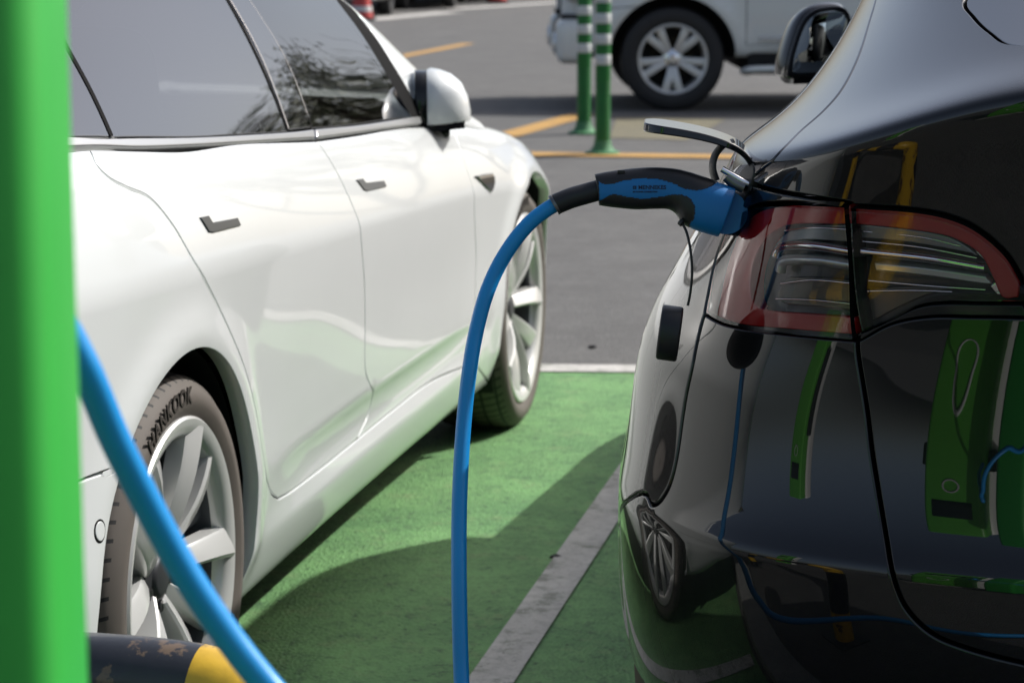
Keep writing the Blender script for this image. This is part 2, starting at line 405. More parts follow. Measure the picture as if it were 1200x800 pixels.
M['pavement'] = ground_mat('dark_pavement', (.085, .083, .08), (.068, .066, .064), (.15, .145, .135), .8, .4)
M['concrete'] = ground_mat('grey_concrete', (.27, .265, .25), (.21, .205, .195), (.14, .14, .13), .8, .4)
def sheet(name, pts, z, mat, kind='structure'):
    me = mk(name, [(p[0], p[1], z) for p in pts], [tuple(range(len(pts)))], mat, smooth=False); return tag(me, kind=kind)
sheet('asphalt_road', [(-400, -300), (400, -300), (400, 900), (-400, 900)], 0.0, M['asphalt'])
YK = 7.40; SK = -.05
def ky(x, y=YK): return y+(x-.23)*SK
sheet('green_parking_bays', [(-9, 2.93), (9, 2.93), (9, ky(9)), (-9, ky(-9))], .004, M['green_paint'])
sheet('pale_bay_end_line', [(-9, ky(-9)), (9, ky(9)), (9, ky(9)+.125), (-9, ky(-9)+.125)], .008, M['pale_paint'])
BAY = np.array([.1965, .9805]); BAYP = np.array([.9805, -.1965])
def bay_line(name, p, w, y1, y0=2.95):
    a = np.array(p, float); f = BAY
    lo = a+f*((y0-a[1])/f[1]); hi = a+f*((y1-a[1])/f[1]); r = np.array([w/f[1]*1.0, 0])
    sheet(name, [lo, lo+r, hi+r, hi], .008, M['pale_paint'])
for k, dx in enumerate((-2.66, 0, 2.66, 5.32)): bay_line('pale_bay_line', (-.083+dx, 4.276), .088, ky(.4+dx)-.002)
def gq(pts, z=.004): return [tuple(on_ground(*p)[:2]) for p in pts]
def stripe(name, a, b, w, mat, z=.004):
    a, b = np.array(a, float), np.array(b, float); d = (b-a)/np.linalg.norm(b-a); n = np.array([-d[1], d[0]])*w/2
    sheet(name, [a-n, b-n, b+n, a+n], z, mat)
stripe('orange_lane_line', (-1.4, 14.95), (3.6, 14.28), .24, M['orange_paint'], .008)
stripe('orange_lane_line', (-.42, 14.9), (.52, 17.95), .20, M['orange_paint'])
stripe('orange_lane_line', (-1.55, 24.6), (-.52, 29.1), .17, M['orange_paint'])
sheet('faded_shaded_yellow_patch', gq([(715, 162), (805, 165), (850, 141), (722, 139)]), .004, M['faded_shaded_yellow'])
stripe('pale_bay_line', (-2.2, 36.6), (-1.0, 40.0), .5, M['pale_paint'])
stripe('pale_bay_line', (-1.0, 41.5), (1.0, 45.5), .45, M['pale_paint'])
# pavement behind the bays
mb = MB(); mb.box((0, 2.84, .055), (24, .14, .13), .012); tag(mb.build('kerb', M['concrete']), kind='structure')
sheet('pavement', [(-12, -6), (12, -6), (12, 2.77), (-12, 2.77)], .012, M['pavement'])

# ================================================================== wheels
M['rim_web'] = pm('grey_wheel_recess', (.11, .12, .13), .4, .3)
def tyre_prof(ro, ri, w):
    h = w/2; b = ro-ri
    return [(ri-.004, h*.80), (ri+.004, h*.90), (ri+.010, h*.93), (ri+b*.32, h*1.01), (ri+b*.60, h*1.0), (ro-.022, h*.93), (ro-.012, h*.88), (ro-.005, h*.78), (ro, h*.55), (ro+.001, 0),
            (ro, -h*.55), (ro-.005, -h*.78), (ro-.02, -h*.93), (ri+b*.4, -h), (ri, -h*.85)]
def tyre_mat(name, base, grooves):
    """tread grooves and a little dust, from the angle round the axle"""
    m, t, b = nodes(name); L = t.links
    tc = t.nodes.new('ShaderNodeTexCoord'); sp = t.nodes.new('ShaderNodeSeparateXYZ'); L.new(tc.outputs['Object'], sp.inputs[0])
    at2 = t.nodes.new('ShaderNodeMath'); at2.operation = 'ARCTAN2'; L.new(sp.outputs['Z'], at2.inputs[0]); L.new(sp.outputs['X'], at2.inputs[1])
    nz = t.nodes.new('ShaderNodeTexNoise'); nz.inputs['Scale'].default_value = 9; nz.inputs['Detail'].default_value = 9; L.new(tc.outputs['Object'], nz.inputs['Vector'])
    mx = t.nodes.new('ShaderNodeMix'); mx.data_type = 'RGBA'; mx.inputs['A'].default_value = (*[c*.7 for c in base], 1); mx.inputs['B'].default_value = (*[c*1.3 for c in base], 1)
    L.new(nz.outputs['Fac'], mx.inputs['Factor']); L.new(mx.outputs['Result'], b.inputs['Base Color']); b.inputs['Roughness'].default_value = .72
    def math_(op, a, c=None):
        n = t.nodes.new('ShaderNodeMath'); n.operation = op; L.new(a, n.inputs[0])
        if c is not None:
            if isinstance(c, (int, float)): n.inputs[1].default_value = c
            else: L.new(c, n.inputs[1])
        return n.outputs[0]
    ly = math_('ABSOLUTE', sp.outputs['Y'])
    ang = math_('ADD', math_('MULTIPLY', at2.outputs[0], grooves/(2*math.pi)), math_('MULTIPLY', ly, 9.0))
    fr = math_('FRACT', ang); lat = math_('LESS_THAN', fr, .22)
    rr = math_('POWER', math_('ADD', math_('POWER', sp.outputs['X'], 2.0), math_('POWER', sp.outputs['Z'], 2.0)), .5)
    return m, t, b, lat, rr, ly, math_
def make_tyre_mat(name, base, ro, w, grooves=70):
    m, t, b, lat, rr, ly, math_ = tyre_mat(name, base, grooves); L = t.links
    tread = math_('GREATER_THAN', rr, ro-.014)
    circ = math_('LESS_THAN', math_('FRACT', math_('MULTIPLY', ly, 1/.042)), .16)
    g = math_('MULTIPLY', math_('MAXIMUM', lat, circ), tread)
    bp = t.nodes.new('ShaderNodeBump'); bp.invert = True; bp.inputs['Strength'].default_value = .9; bp.inputs['Distance'].default_value = .008
    L.new(g, bp.inputs['Height']); L.new(bp.outputs[0], b.inputs['Normal'])
    mx2 = t.nodes.new('ShaderNodeMix'); mx2.data_type = 'RGBA'; mx2.inputs['B'].default_value = (.006, .006, .006, 1)
    src = b.inputs['Base Color'].links[0].from_socket; L.new(src, mx2.inputs['A']); L.new(g, mx2.inputs['Factor']); L.new(mx2.outputs['Result'], b.inputs['Base Color'])
    return m
M['tyre'] = make_tyre_mat('dusty_tyre_rubber', (.100, .085, .072), .334, .235)
M['tyre_dark'] = make_tyre_mat('dark_tyre_rubber', (.016, .016, .017), .39, .285, 56)
def ring(r0, r1, a0, a1, n): return
def spoke(mb, pts, m=0):
    """pts: list of (angle-ish centre, radius, half width, y face, thickness) swept into a blade with a raised face"""
    V = []
    for (cx, cz, tx, tz, hw, y, th, sk) in pts:
        for (k, dy) in ((-1, -th), (-1, -.004), (-.72, 0.0), (.72, 0.0+sk), (1, -.004+sk), (1, -th)):
            V.append((cx+tx*hw*k, y+dy, cz+tz*hw*k))
    n = 6; F = [(i*n+j, i*n+(j+1) % n, (i+1)*n+(j+1) % n, (i+1)*n+j) for i in range(len(pts)-1) for j in range(n)]
    F += [tuple(range(n-1, -1, -1)), tuple((len(pts)-1)*n+j for j in range(n))]
    mb.add(V, F, m)
def polar_spoke(mb, a_hub, a_rim, r0, r1, w0, w1, y0, y1, th, sk=0.0, bow=.012, n=9, m=0, ease=1.0):
    pts = []
    for t in np.linspace(0, 1, n):
        a = a_hub+(a_rim-a_hub)*t**ease; r = r0+(r1-r0)*t
        tt = .01; a2 = a_hub+(a_rim-a_hub)*min(1, t+tt)**ease; r2 = r0+(r1-r0)*(t+tt)
        d = np.array([r2*math.cos(a2)-r*math.cos(a), r2*math.sin(a2)-r*math.sin(a)])
        d /= np.linalg.norm(d)+1e-9; nx, nz = d[1], -d[0]
        pts.append((r*math.cos(a), r*math.sin(a), nx, nz, w0+(w1-w0)*t, y0+(y1-y0)*t+bow*math.sin(t*math.pi), th, sk))
    spoke(mb, pts, m)
def wheel_sedan(root, loc, side, text=False, lip='rim'):
    """side=+1: outer face towards +Y"""
    w = empty('wheel', loc, 0, root); Y = side
    ro, ri, wd = .334, .257, .235
    fl = Matrix.Diagonal((1, Y, 1, 1))
    t = MB(); t.lathe(tyre_prof(ro, ri, wd), 96, fl); ty = t.build('tyre', M['tyre'], w, sharp=60)
    m = MB(); h = wd/2
    m.lathe([(.262, h*.86), (.2635, h*.95), (.259, h*.985), (.250, h*.975), (.236, h*.93), (.229, h*.86), (.226, h*.72)], 96, fl); m.lathe([(.226, h*.72), (.226, h*.60), (.232, h*.2), (.232, -h*.8), (.25, -h*.9)], 96, fl, m=1)
    rm = m.build('rim', [M['rim'], M['rim_web']], w)
    m = MB()
    for k in range(5):
        a = 2*math.pi*k/5+.35
        for s in (-1, 1):
            # each pair of blades splays out towards the rim and turns its face
            polar_spoke(m, a+s*.20, a+s*.36, .046, .250, .015, .0265, h*.58, h*.92, .034, sk=-.010*s, bow=.014, ease=.9)
        polar_spoke(m, a, a, .075, .246, .008, .046, h*.34, h*.62, .03, bow=.0, n=6, m=1)
    m.xf(fl) if side < 0 else None
    m.build('spokes', [M['rim'], M['rim_web']], w)
    m = MB(); m.lathe([(.0, h*.66), (.028, h*.66), (.033, h*.64), (.036, h*.60), (.060, h*.56), (.070, h*.45), (.07, h*.1)], 40, fl); m.build('hub_cap', M['rim_dark'], w)
    for k in range(5):
        a = 2*math.pi*k/5+.35+math.pi/5; m = MB()
        m.lathe([(0, h*.62), (.010, h*.62), (.012, h*.58), (.012, h*.4)], 12, fl @ Matrix.Translation((.05*math.cos(a), 0, .05*math.sin(a))))
        m.build('wheel_nut', M['black_gloss'], w)
    m = MB(); m.lathe([(.05, -.01), (.165, -.01), (.168, -.018), (.168, -.034), (.05, -.034)], 48, fl); m.lathe([(0, -.04), (.228, -.04)], 48, fl, m=1)
    m.build('brake_disc', [M['brake'], M['dark_liner']], w)
    if text:
        tyre_text(w, 'HANKOOK', .2990, Y*(h*1.014), .0290, 1.80, side)
    return w
def tyre_text(w, word, rad, y, size, ang, side):
    cu = bpy.data.curves.new('lettering', 'FONT'); cu.body = word; cu.size = size*1.30; cu.extrude = .0012; cu.space_character = 1.18; cu.offset = .0006; cu.align_x = 'CENTER'
    o = bpy.data.objects.new('lettering', cu); COL.objects.link(o); bpy.context.view_layer.update()
    me = bpy.data.meshes.new_from_object(o.evaluated_get(bpy.context.evaluated_depsgraph_get())); bpy.data.objects.remove(o)
    for v in me.vertices:
        x, yy, zz = v.co; r = rad-size*.45+yy
        if side < 0:      # seen from -Y, +X runs to the right, letters read clockwise
            a = ang-x/rad
            v.co = (r*math.cos(a), y-zz*1.0, r*math.sin(a))
        else:
            a = ang+x/rad; v.co = (r*math.cos(a), y+zz, r*math.sin(a))
    me.materials.clear(); me.materials.append(M['tyre_letter'])
    o = bpy.data.objects.new('lettering', me); COL.objects.link(o); o.parent = w; return o
M['tyre_letter'] = pm('dark_tyre_lettering', (.040, .033, .028), .6)

# ================================================================== the white saloon
WYAW = .1985
white = empty('white_saloon', (-1.4147, 3.9674, 0), math.pi/2-WYAW)
tag(white, 'pearl white saloon with grey handles parked on the green bay, its flank in full sun', 'car')
W_T = [(-1.0, .30), (-.985, .50), (-.93, .68), (-.82, .795), (-.65, .868), (-.45, .906), (-.25, .922), (0, .927), (.3, .925), (.9, .921), (1.7, .920), (2.1, .922), (2.4, .926), (2.65, .931), (2.9, .933), (3.1, .925), (3.3, .875), (3.45, .80), (3.57, .69), (3.65, .54), (3.69, .35), (3.70, .1)]
ZB_T = [(-1.0, 1.07), (-.65, 1.07), (-.345, 1.064), (.065, 1.036), (.636, .997), (1.1, .970), (1.554, .945), (2.0, .915), (2.4, .880), (2.7, .845), (2.9, .815), (3.1, .775), (3.3, .725), (3.5, .67), (3.7, .60)]
ROWS = [(.168, -.092), (.178, -.064), (.21, -.048), (.252, -.034), (.285, -.0245), (.300, -.0245), (.318, -.0315), (.345, -.0365), (.390, -.0310), (.414, -.0205), (.424, -.0160), (.434, -.0175), (.47, -.0150), (.54, -.0115), (.62, -.0075), (.70, -.0035), (.772, .0000), (.790, .0010), (.804, -.0015), (.850, -.0140), (.900, -.0300), (.935, -.0430)]
PLAIN = [-.085, -.060, -.046, -.034, -.027, -.026, -.0245, -.0225, -.020, -.0185, -.018, -.0175, -.016, -.0135, -.010, -.0055, -.0005, .001, -.0005, -.011, -.026, -.040]
def saloon_net(sts, sgn, wt, zbt):
    net = []
    for j in range(len(ROWS)+5):
        r = []
        for X in sts:
            w = float(sinterp(X, wt)); zb = float(sinterp(X, zbt)); k = (zb-.318)/(.985-.318)
            if j < len(ROWS):
                z, dy = ROWS[j]; mid = float(sstep(X, .40, .80))*(1-float(sstep(X, 1.95, 2.30))); dy = mid*dy+(1-mid)*PLAIN[j]; z = z if z < .32 else .318+(z-.318)*k
                if z < .3: z += .06*float(sstep(abs(X-1.35), 1.9, 2.4))
                dd = dy*(1 if z > .33 else 1)
                y = w+dd
            else:
                q = j-len(ROWS)
                z, y = [(zb-.010, w-.060), (zb+.010, w-.100), (zb+.028, w*.72), (zb+.05, w*.38), (zb+.058, 0.0)][q]
            r.append((X, sgn*max(y, 0.0), z))
        net.append(r)
    return np.array(net)
WST = [-1.0, -.99, -.96, -.90, -.80, -.65, -.45, -.25, 0, .25, .55, .9, 1.3, 1.7, 2.05, 2.35, 2.6, 2.85, 3.05, 3.22, 3.36, 3.48, 3.57, 3.63, 3.67, 3.69, 3.70]
RA, FA, ARC = (-.02, .342), (2.85, .345), .368
def saloon_disp(P):
    X, z = P[..., 0], P[..., 2]; add = np.zeros_like(X)
    for ax, az in (RA, FA):
        r = np.hypot(X-ax, z-az); add += .010*np.exp(-((r-.385)/.045)**2)*sstep(z, .20, .30)*(1-sstep(z, .80, .95))
    mid = sstep(X, .42, .75)*(1-sstep(X, 2.0, 2.35)); add -= .003*mid*np.exp(-((z-.56)/.12)**2)
    add += .006*(1-mid)*np.exp(-((z-.40)/.09)**2)
    P = P.copy(); P[..., 1] += np.sign(P[..., 1])*add*(np.abs(P[..., 1]) > .3); return P
SW = Surf(saloon_net(WST, -1, W_T, ZB_T), white, 13, 12, sym=(0, 0, 0, 1), disp=saloon_disp).orient((1.3, 0, .5))
p = SW.px
A = p([(105, 175), (113, 192), (128, 208), (150, 220), (176, 232), (203, 264), (230, 310), (255, 357), (275, 400), (290, 440), (301, 485), (307, 522), (312, 556), (318, 577), (327, 584)])
B = p([(370, 165), (395, 202), (415, 245), (424, 290), (427, 330), (428, 380), (428, 430), (433, 449), (437, 463), (431, 487), (419, 514)])
C = p([(529, 150), (541, 180), (550, 207), (556, 250), (558, 300), (557, 360), (556, 425)])
DB1 = p([(327, 584), (345, 573), (380, 546), (419, 514)])
DB2 = p([(419, 514), (460, 481), (508, 445), (556, 425)])
BL = p([(105, 175), (160, 176), (220, 174), (280, 170), (340, 166), (370, 165)])
BL2 = p([(370, 165), (420, 158), (480, 149), (529, 150)])
def arc(S, c, r, a0, a1, n=30):
    m = S.P[..., 2] < .95
    return S.xz([(c[0]+r*math.cos(a), c[1]+r*math.sin(a)) for a in np.linspace(a0, a1, n)], m)
aR0, aR1 = R(-25), R(206)
ARR = arc(SW, RA, ARC, R(-24), R(212)); ARF = arc(SW, FA, ARC, R(-26), R(205))
wp = M['white_paint']
V0 = SW.row(0)+.004; Vtop = SW.row(len(ROWS)-.3); Vd = SW.LV-.001
both(SW, chain(A, DB1, B[::-1], BL[::-1]), 'rear_door', wp, white)
both(SW, chain(B, DB2, C[::-1], BL2[::-1]), 'front_door', wp, white)
# rear quarter and rocker are one pressing
bs = SW.px([(141, 552), (121, 556.5), (100, 561)]); bs = np.concatenate([bs, [[.03, bs[-1][1]-.01]]])
i0 = len(ARR)-1-np.argmin(np.linalg.norm(ARR[::-1]-bs[0], axis=1)); bs[0] = ARR[i0]
ArTop = ARR[:i0+1]; ArLow = ARR[i0:]
sill_f = ARF[-1]; sill_r = ARR[0]
sill_low = np.array([[u, V0] for u in np.linspace(sill_f[0]-.01, sill_r[0]+.02, 30)])
hood_v = SW.row(len(ROWS)+.6)
top_r = np.array([[A[0][0], A[0][1]], [.03, A[0][1]]])
Cb = C[-1]
SillF = np.array([ARF[-1]])
both(SW, chain(A, DB1, DB2, [DB2[-1], ARF[-1]+[-.004, .0]], sill_low[[0, -1]], ArTop, bs, [bs[-1], [.03, A[0][1]]], top_r[::-1]), 'quarter_panel', wp, white, depth=.03)
fr_u = SW.col(21.2)
fend_bot = SW.px([(556, 425)])
j0 = len(ARF)-1
fv = SW.col(19.0); fbv = SW.xz([(3.2, .56)], SW.P[..., 2] < .9)[0]
k0 = np.argmin(np.linalg.norm(ARF-fbv, axis=1))
hoodedge = np.array([[u, hood_v] for u in np.linspace(fr_u, C[0][0]-.05, 14)])
both(SW, chain(C, ARF[k0:][::-1], [ARF[k0], [fr_u, fbv[1]]], [[fr_u, fbv[1]], [fr_u, hood_v]], hoodedge, [hoodedge[-1], C[0]+[-.03, .03]], [C[0]+[-.03, .03], C[0]]), 'front_wing', wp, white, depth=.03)
both(SW, chain(ARF[:k0+1], [ARF[k0], [fr_u, fbv[1]]], [[fr_u, fbv[1]], [fr_u, hood_v-.03]], [[fr_u, hood_v-.03], [SW.LU-.004, hood_v-.03]], [[SW.LU-.004, V0], [ARF[0][0], V0]]), 'front_bumper', wp, white)
both(SW, chain([[.03, bs[-1][1]], *bs[::-1]], ArLow, [[ARR[-1][0], V0], [.03, V0]]), 'rear_bumper', wp, white)
both(SW, chain([[C[0][0]-.25, hood_v], [SW.LU-.005, hood_v], [SW.LU-.005, Vd], [C[0][0]-.25, Vd]]), 'bonnet', wp, white)
both(SW, chain([[.03, A[0][1]], [SW.col(5), A[0][1]], [SW.col(5), Vd], [.03, Vd]]), 'boot_lid', wp, white)
# dark inner body so that the shut lines read dark
def inner(S, root, arcs, top, off=-.028):
    q = chain(arcs[0][::-1][::1], [arcs[0][0], arcs[1][-1]], arcs[1][::-1], [[arcs[1][0][0], V0], [S.LU-.02, V0+.02]], [[S.LU-.02, top], [.04, top]], [[.04, V0+.02], [arcs[0][-1][0], V0]])
    both(S, q, 'inner_shell', M['dark_liner'], root, off=off, gap=.004, depth=.004, step=.05, rnd=0)
inner(SW, white, (arc(SW, RA, ARC+.02, R(-22), R(205)), arc(SW, FA, ARC+.02, R(-22), R(203))), Vtop)
# wheel wells
def wheel_well(root, c, r, y0, y1, flip, a0=-30, a1=210):
    m = MB(); n = 36; V = []; a = np.linspace(R(a0), R(a1), n)
    for t in a:
        for y in (y0, y1): V.append((c[0]+r*math.cos(t), y, c[1]+r*math.sin(t)))
    F = [(2*i, 2*i+1, 2*i+3, 2*i+2) for i in range(n-1)]; b = len(V); V += [(c[0], y1, c[1]-.1)]
    F += [(2*i+1, b, 2*i+3) for i in range(n-1)]
    m.add(V, F); return m.build('wheel_arch_liner', M['dark_liner'], root)
for s in (-1, 1):
    for c in (RA, FA): wheel_well(white, c, ARC+.006, s*.885, s*.52, s)
m = MB(); m.box((1.35, 0, .30), (4.0, 1.1, .18), .04); m.box((1.35, 0, .24), (2.0, 1.70, .12), .03); m.build('underbody', M['dark_liner'], white)
wheel_sedan(white, (0, -.787, .334), -1, True); wheel_sedan(white, (2.875, -.787, .334), -1, True); wheel_sedan(white, (0, .787, .334), 1); wheel_sedan(white, (2.875, .787, .334), 1)
white_wheels = [o for o in children(white) if o.name.startswith('wheel') and 'well' not in o.name and 'arch' not in o.name]
# ---- greenhouse
GST = [-.95, -.8, -.6, -.4, -.2, 0, .2, .4, .7, 1.0, 1.3, 1.55, 1.8, 2.0, 2.2, 2.4, 2.55]
ZC = [(-.95, 1.09), (-.7, 1.185), (-.4, 1.275), (0, 1.36), (.4, 1.415), (.8, 1.440), (1.1, 1.443), (1.4, 1.425), (1.6, 1.385), (1.8, 1.33), (2.0, 1.25), (2.2, 1.15), (2.4, 1.035), (2.55, .945)]
ZR = [(-.95, 1.075), (-.7, 1.12), (-.4, 1.205), (0, 1.297), (.4, 1.350), (.8, 1.375), (1.1, 1.375), (1.4, 1.345), (1.6, 1.305), (1.8, 1.245), (2.0, 1.160), (2.2, 1.055), (2.4, .955), (2.55, .90)]
YR = [(-.95, .70), (-.7, .66), (-.4, .615), (0, .60), (.8, .605), (1.4, .605), (1.6, .615), (1.8, .648), (2.0, .69), (2.2, .735), (2.4, .77), (2.55, .79)]
def green_net(sgn):
    net = []
    for j in range(9):
        r = []
        for X in GST:
            w = float(sinterp(X, W_T)); zb = float(sinterp(X, ZB_T)); zc, zr, yr = (float(sinterp(X, T)) for T in (ZC, ZR, YR)); zr = max(zr, zb+.004)
            y0, z0 = w-.058, zb-.035
            if j <= 5:
                t = [0, .16, .42, .70, .92, 1.0][j]; b = .022*math.sin(math.pi*t)
                y, z = y0+(yr-y0)*t+b, z0+(zr-z0)*t+b*.3
            else:
                t = [.06, .45, 1.0][j-6]; y = yr*(1-t); z = zr+(zc-zr)*(1-(1-t)**2)
            r.append((X, sgn*y, z))
        net.append(r)
    return np.array(net)
SG = Surf(green_net(-1), white, 2, 8, sym=(0, 0, 0, 1)).orient((1.2, 0, .9))
g = SG.px
tl = g([(60, 176), (110, 173.5), (160, 175), (220, 173), (280, 169.5), (340, 165.5), (367, 164)]); tu_ = g([(60, 162), (110, 164), (160, 163), (220, 162), (280, 159), (340, 155), (365, 152)])
both(SG, chain(tl, tu_[::-1]), 'belt_trim', M['satin_trim'], white, gap=.0012, off=.007, depth=.02, rnd=.004)
tl2 = g([(369, 164), (420, 157), (460, 151), (492, 147)]); tu2 = g([(367, 152), (420, 147), (460, 141), (490, 137)])
both(SG, chain(tl2, tu2[::-1]), 'belt_trim', M['satin_trim'], white, gap=.0012, off=.007, depth=.02, rnd=.004)
vr = SG.row(4.55)
# window panes: traced divisions continued up to the roof rail
def up(a, b, k=1.0):
    a, b = np.array(a), np.array(b); d = (b-a)/(b[1]-a[1]); return b+d*(vr-b[1])
q0, q1 = g([(131, 161)])[0], g([(84, 66)])[0]; r0, r1, rm_ = g([(338, 155)])[0], g([(268, 0)])[0], g([(306, 70)])[0]
s0, s1, sm_ = g([(366, 152)])[0], g([(292, 0)])[0], g([(336, 72)])[0]
qT, rT, sT = up(q0, q1), up(rm_, r1), up(sm_, s1)
cl = SG.px([(131, 161), (220, 161), (280, 158), (338, 155)])
both(SG, chain([q0, q1, qT], [qT, rT], [rT, r1, rm_, r0], cl[::-1]), 'rear_window', M['privacy_glass'], white, gap=.0015, depth=.006)
both(SG, chain([r0, rm_, r1, rT], [rT, sT], [sT, s1, sm_, s0], SG.px([(366, 152), (338, 155)])), 'door_pillar_panel', M['privacy_glass'], white, gap=.0045, depth=.006, off=.002)
# front window with the triangular corner towards the mirror
ap = g([(484, 139), (468, 112), (446, 75), (424, 40), (398, 5), (392, -4)])
apT = ap[-1]
rail = [[u, vr] for u in np.linspace(sT[0], apT[0]-.12, 6)]
both(SG, chain([s0, sm_, s1, sT], rail, [rail[-1], apT], ap[::-1], g([(484, 139), (420, 147), (366, 152)])), 'front_window', M['tint_glass'], white, gap=.003, depth=.006)
# rear quarter glass
qz = g([(60, 162)])[0]
both(SG, chain([q0, q1, qT], [qT, [qT[0]-.25, vr-.03], [qz[0]-.12, qz[1]+.03]], [qz, q0]), 'quarter_glass', M['privacy_glass'], white, gap=.003, depth=.006)
both(SG, chain([[SG.col(.15), SG.row(.1)], [q0[0]-.03, SG.row(.1)], [qT[0]-.03, vr], [SG.col(3.5), SG.row(5.85)], [SG.col(.15), SG.row(5.85)]]), 'rear_pillar', wp, white, gap=0, off=-.010, depth=.01)
both(SG, chain([[SG.col(2), .004], [SG.col(13.5), .004], [SG.col(13), SG.row(1.25)], [SG.col(2.5), SG.row(1.25)]]), 'door_card', M['interior'], white, gap=0, off=-.035, depth=.02, step=.06, rnd=0)
# black frame behind the panes, pillars, roof
vA = SG.row(5.75); a2 = g([(496, 136), (481, 110), (461, 76), (440, 43), (416, 8), (408, -4)])
apx = chain([ap[0]+[.0, 0], *ap[1:]], [ap[-1], [ap[-1][0]-.03, vr+.002]], n=2)
rail2 = [[u, vr] for u in np.linspace(apT[0], SG.col(2.0), 20)]; rail3 = [[u, vA] for u in np.linspace(SG.col(2.0), SG.col(12.0), 20)]
both(SG, chain([a2[0], *a2[1:]], [a2[-1], [apT[0], vr+.002]], rail2, rail3, [rail3[-1], *[[SG.col(c), SG.row(5.9)] for c in (13, 14, 15, 15.9)]], [[SG.col(15.9), SG.row(1.2)], a2[0]+[.03, 0]]), 'roof_pillar', wp, white, gap=.003, depth=.02)
ri_ = [[u, SG.row(.2)] for u in np.linspace(SG.col(2), SG.col(14.5), 12)]
both(SG, chain([[SG.col(1.5), SG.row(.2)], [SG.col(15.6), SG.row(.2)], [SG.col(15.6), SG.row(1.0)]], [[SG.col(15.6), SG.row(1.0)], *(ap+[.012, .0])[:-1], ap[-1]], [[apT[0], vr+.03], [SG.col(2), vr+.03]]), 'window_seal', M['rubber_seal'], white, off=-.012, depth=.004, gap=0, step=.05, rnd=0) if False else None
seal = []
for nm, (c0, c1) in (('q', (q0, qT)), ('r', (r0, rT)), ('s', (s0, sT))): seal.append((c0, c1))
for (c0, c1) in seal:
    d = np.array([.010, 0]); both(SG, chain([c0-d, c1-d], [c1+d, c0+d]), 'window_seal', M['rubber_seal'], white, off=.0012, gap=.003, depth=.004, rnd=0)
both(SG, chain(ap-[.02, 0], (a2+[.004, 0])[::-1]), 'window_seal', M['rubber_seal'], white, off=-.001, gap=0, depth=.006, rnd=0)
both(SG, chain([[SG.col(8), vA+.004], [SG.col(11), vA+.004], [SG.col(11), SG.LV-.001], [SG.col(8), SG.LV-.001]]), 'roof', M['black_gloss'], white, gap=.002)
both(SG, chain([[SG.col(11)+.005, SG.row(5.95)], [SG.col(15.9), SG.row(5.95)], [SG.col(15.9), SG.LV-.001], [SG.col(11)+.005, SG.LV-.001]]), 'windscreen', M['tint_glass'], white, gap=.002, depth=.006)
both(SG, chain([[SG.col(.3), SG.row(5.95)], [SG.col(8)-.005, SG.row(5.95)], [SG.col(8)-.005, SG.LV-.001], [SG.col(.3), SG.LV-.001]]), 'rear_screen', M['privacy_glass'], white, gap=.002, depth=.006)
# cabin
m = MB(); m.box((1.0, 0, .62), (2.6, 1.5, .10), .03); m.box((2.0, 0, .86), (.5, 1.45, .2), .07); m.box((-.35, 0, .98), (.9, 1.3, .06), .02); m.build('cabin_floor', M['interior'], white)
for y in (-.37, .37):
    m = MB(); m.box((1.05, y, .75), (.52, .5, .2), .08, seg=3)
    m.box((0, 0, .26), (.16, .5, .50), .07, seg=3, M=Matrix.Translation((.82, y, .70)) @ Matrix.Rotation(R(-18), 4, 'Y')); m.box((0, 0, .585), (.11, .26, .15), .05, seg=3, M=Matrix.Translation((.82, y, .72)) @ Matrix.Rotation(R(-16), 4, 'Y')); m.build('front_seat', M['seat_fabric'], white)
m = MB(); m.box((.05, 0, .72), (.55, 1.3, .2), .08, seg=3); m.box((0, 0, .19), (.16, 1.1, .38), .07, seg=3, M=Matrix.Translation((-.12, 0, .70)) @ Matrix.Rotation(R(-24), 4, 'Y')); m.build('rear_bench', M['seat_fabric'], white)
# handles, side badge, bumper sensor
def trace_part(S, pts, name, mat, parent, mirror=False, **k):
    q = S.px(pts); f = both if mirror else panel
    return f(S, chain(*[[a, b] for a, b in zip(q, np.roll(q, -1, 0))]), name, mat, parent, **k)
h1 = [(233.5, 255), (243, 253), (248, 261), (277, 255.5), (281, 264.5), (249.5, 272.5), (244, 272)]
h2 = [(417, 211), (424, 209.5), (428, 214.5), (449, 212), (452, 219), (430, 224), (426, 223)]
trace_part(SW, h1, 'door_handle', M['handle_grey'], white, True, gap=0, off=.003, depth=.01, step=.008, rnd=.001)
trace_part(SW, h2, 'door_handle', M['handle_grey'], white, True, gap=0, off=.003, depth=.01, step=.008, rnd=.001)
trace_part(SW, [(555.5, 207), (566, 204.5), (575.5, 203.5), (578, 208), (578.5, 214), (577, 221), (575, 225), (569, 220)], 'side_repeater', M['black_gloss'], white, True, gap=0, off=.005, depth=.01, step=.01, rnd=.002)
trace_part(SW, [(557, 207), (575, 204.3), (576.5, 207.5), (561, 210.5)], 'repeater_strip', M['chrome'], white, True, gap=0, off=.007, depth=.004, step=.01, rnd=.001)
sc_ = SW.px([(117.5, 622)])[0]; both(SW, np.array([sc_+.013*np.array([math.cos(t), math.sin(t)]) for t in np.linspace(0, 2*np.pi, 24, endpoint=False)]), 'parking_sensor', wp, white, gap=0, off=.0015, depth=.004, step=.008)
both(SW, np.array([sc_+.0165*np.array([math.cos(t), math.sin(t)]) for t in np.linspace(0, 2*np.pi, 24, endpoint=False)]), 'sensor_ring', M['rubber_seal'], white, gap=0, off=.0004, depth=.004, step=.008)
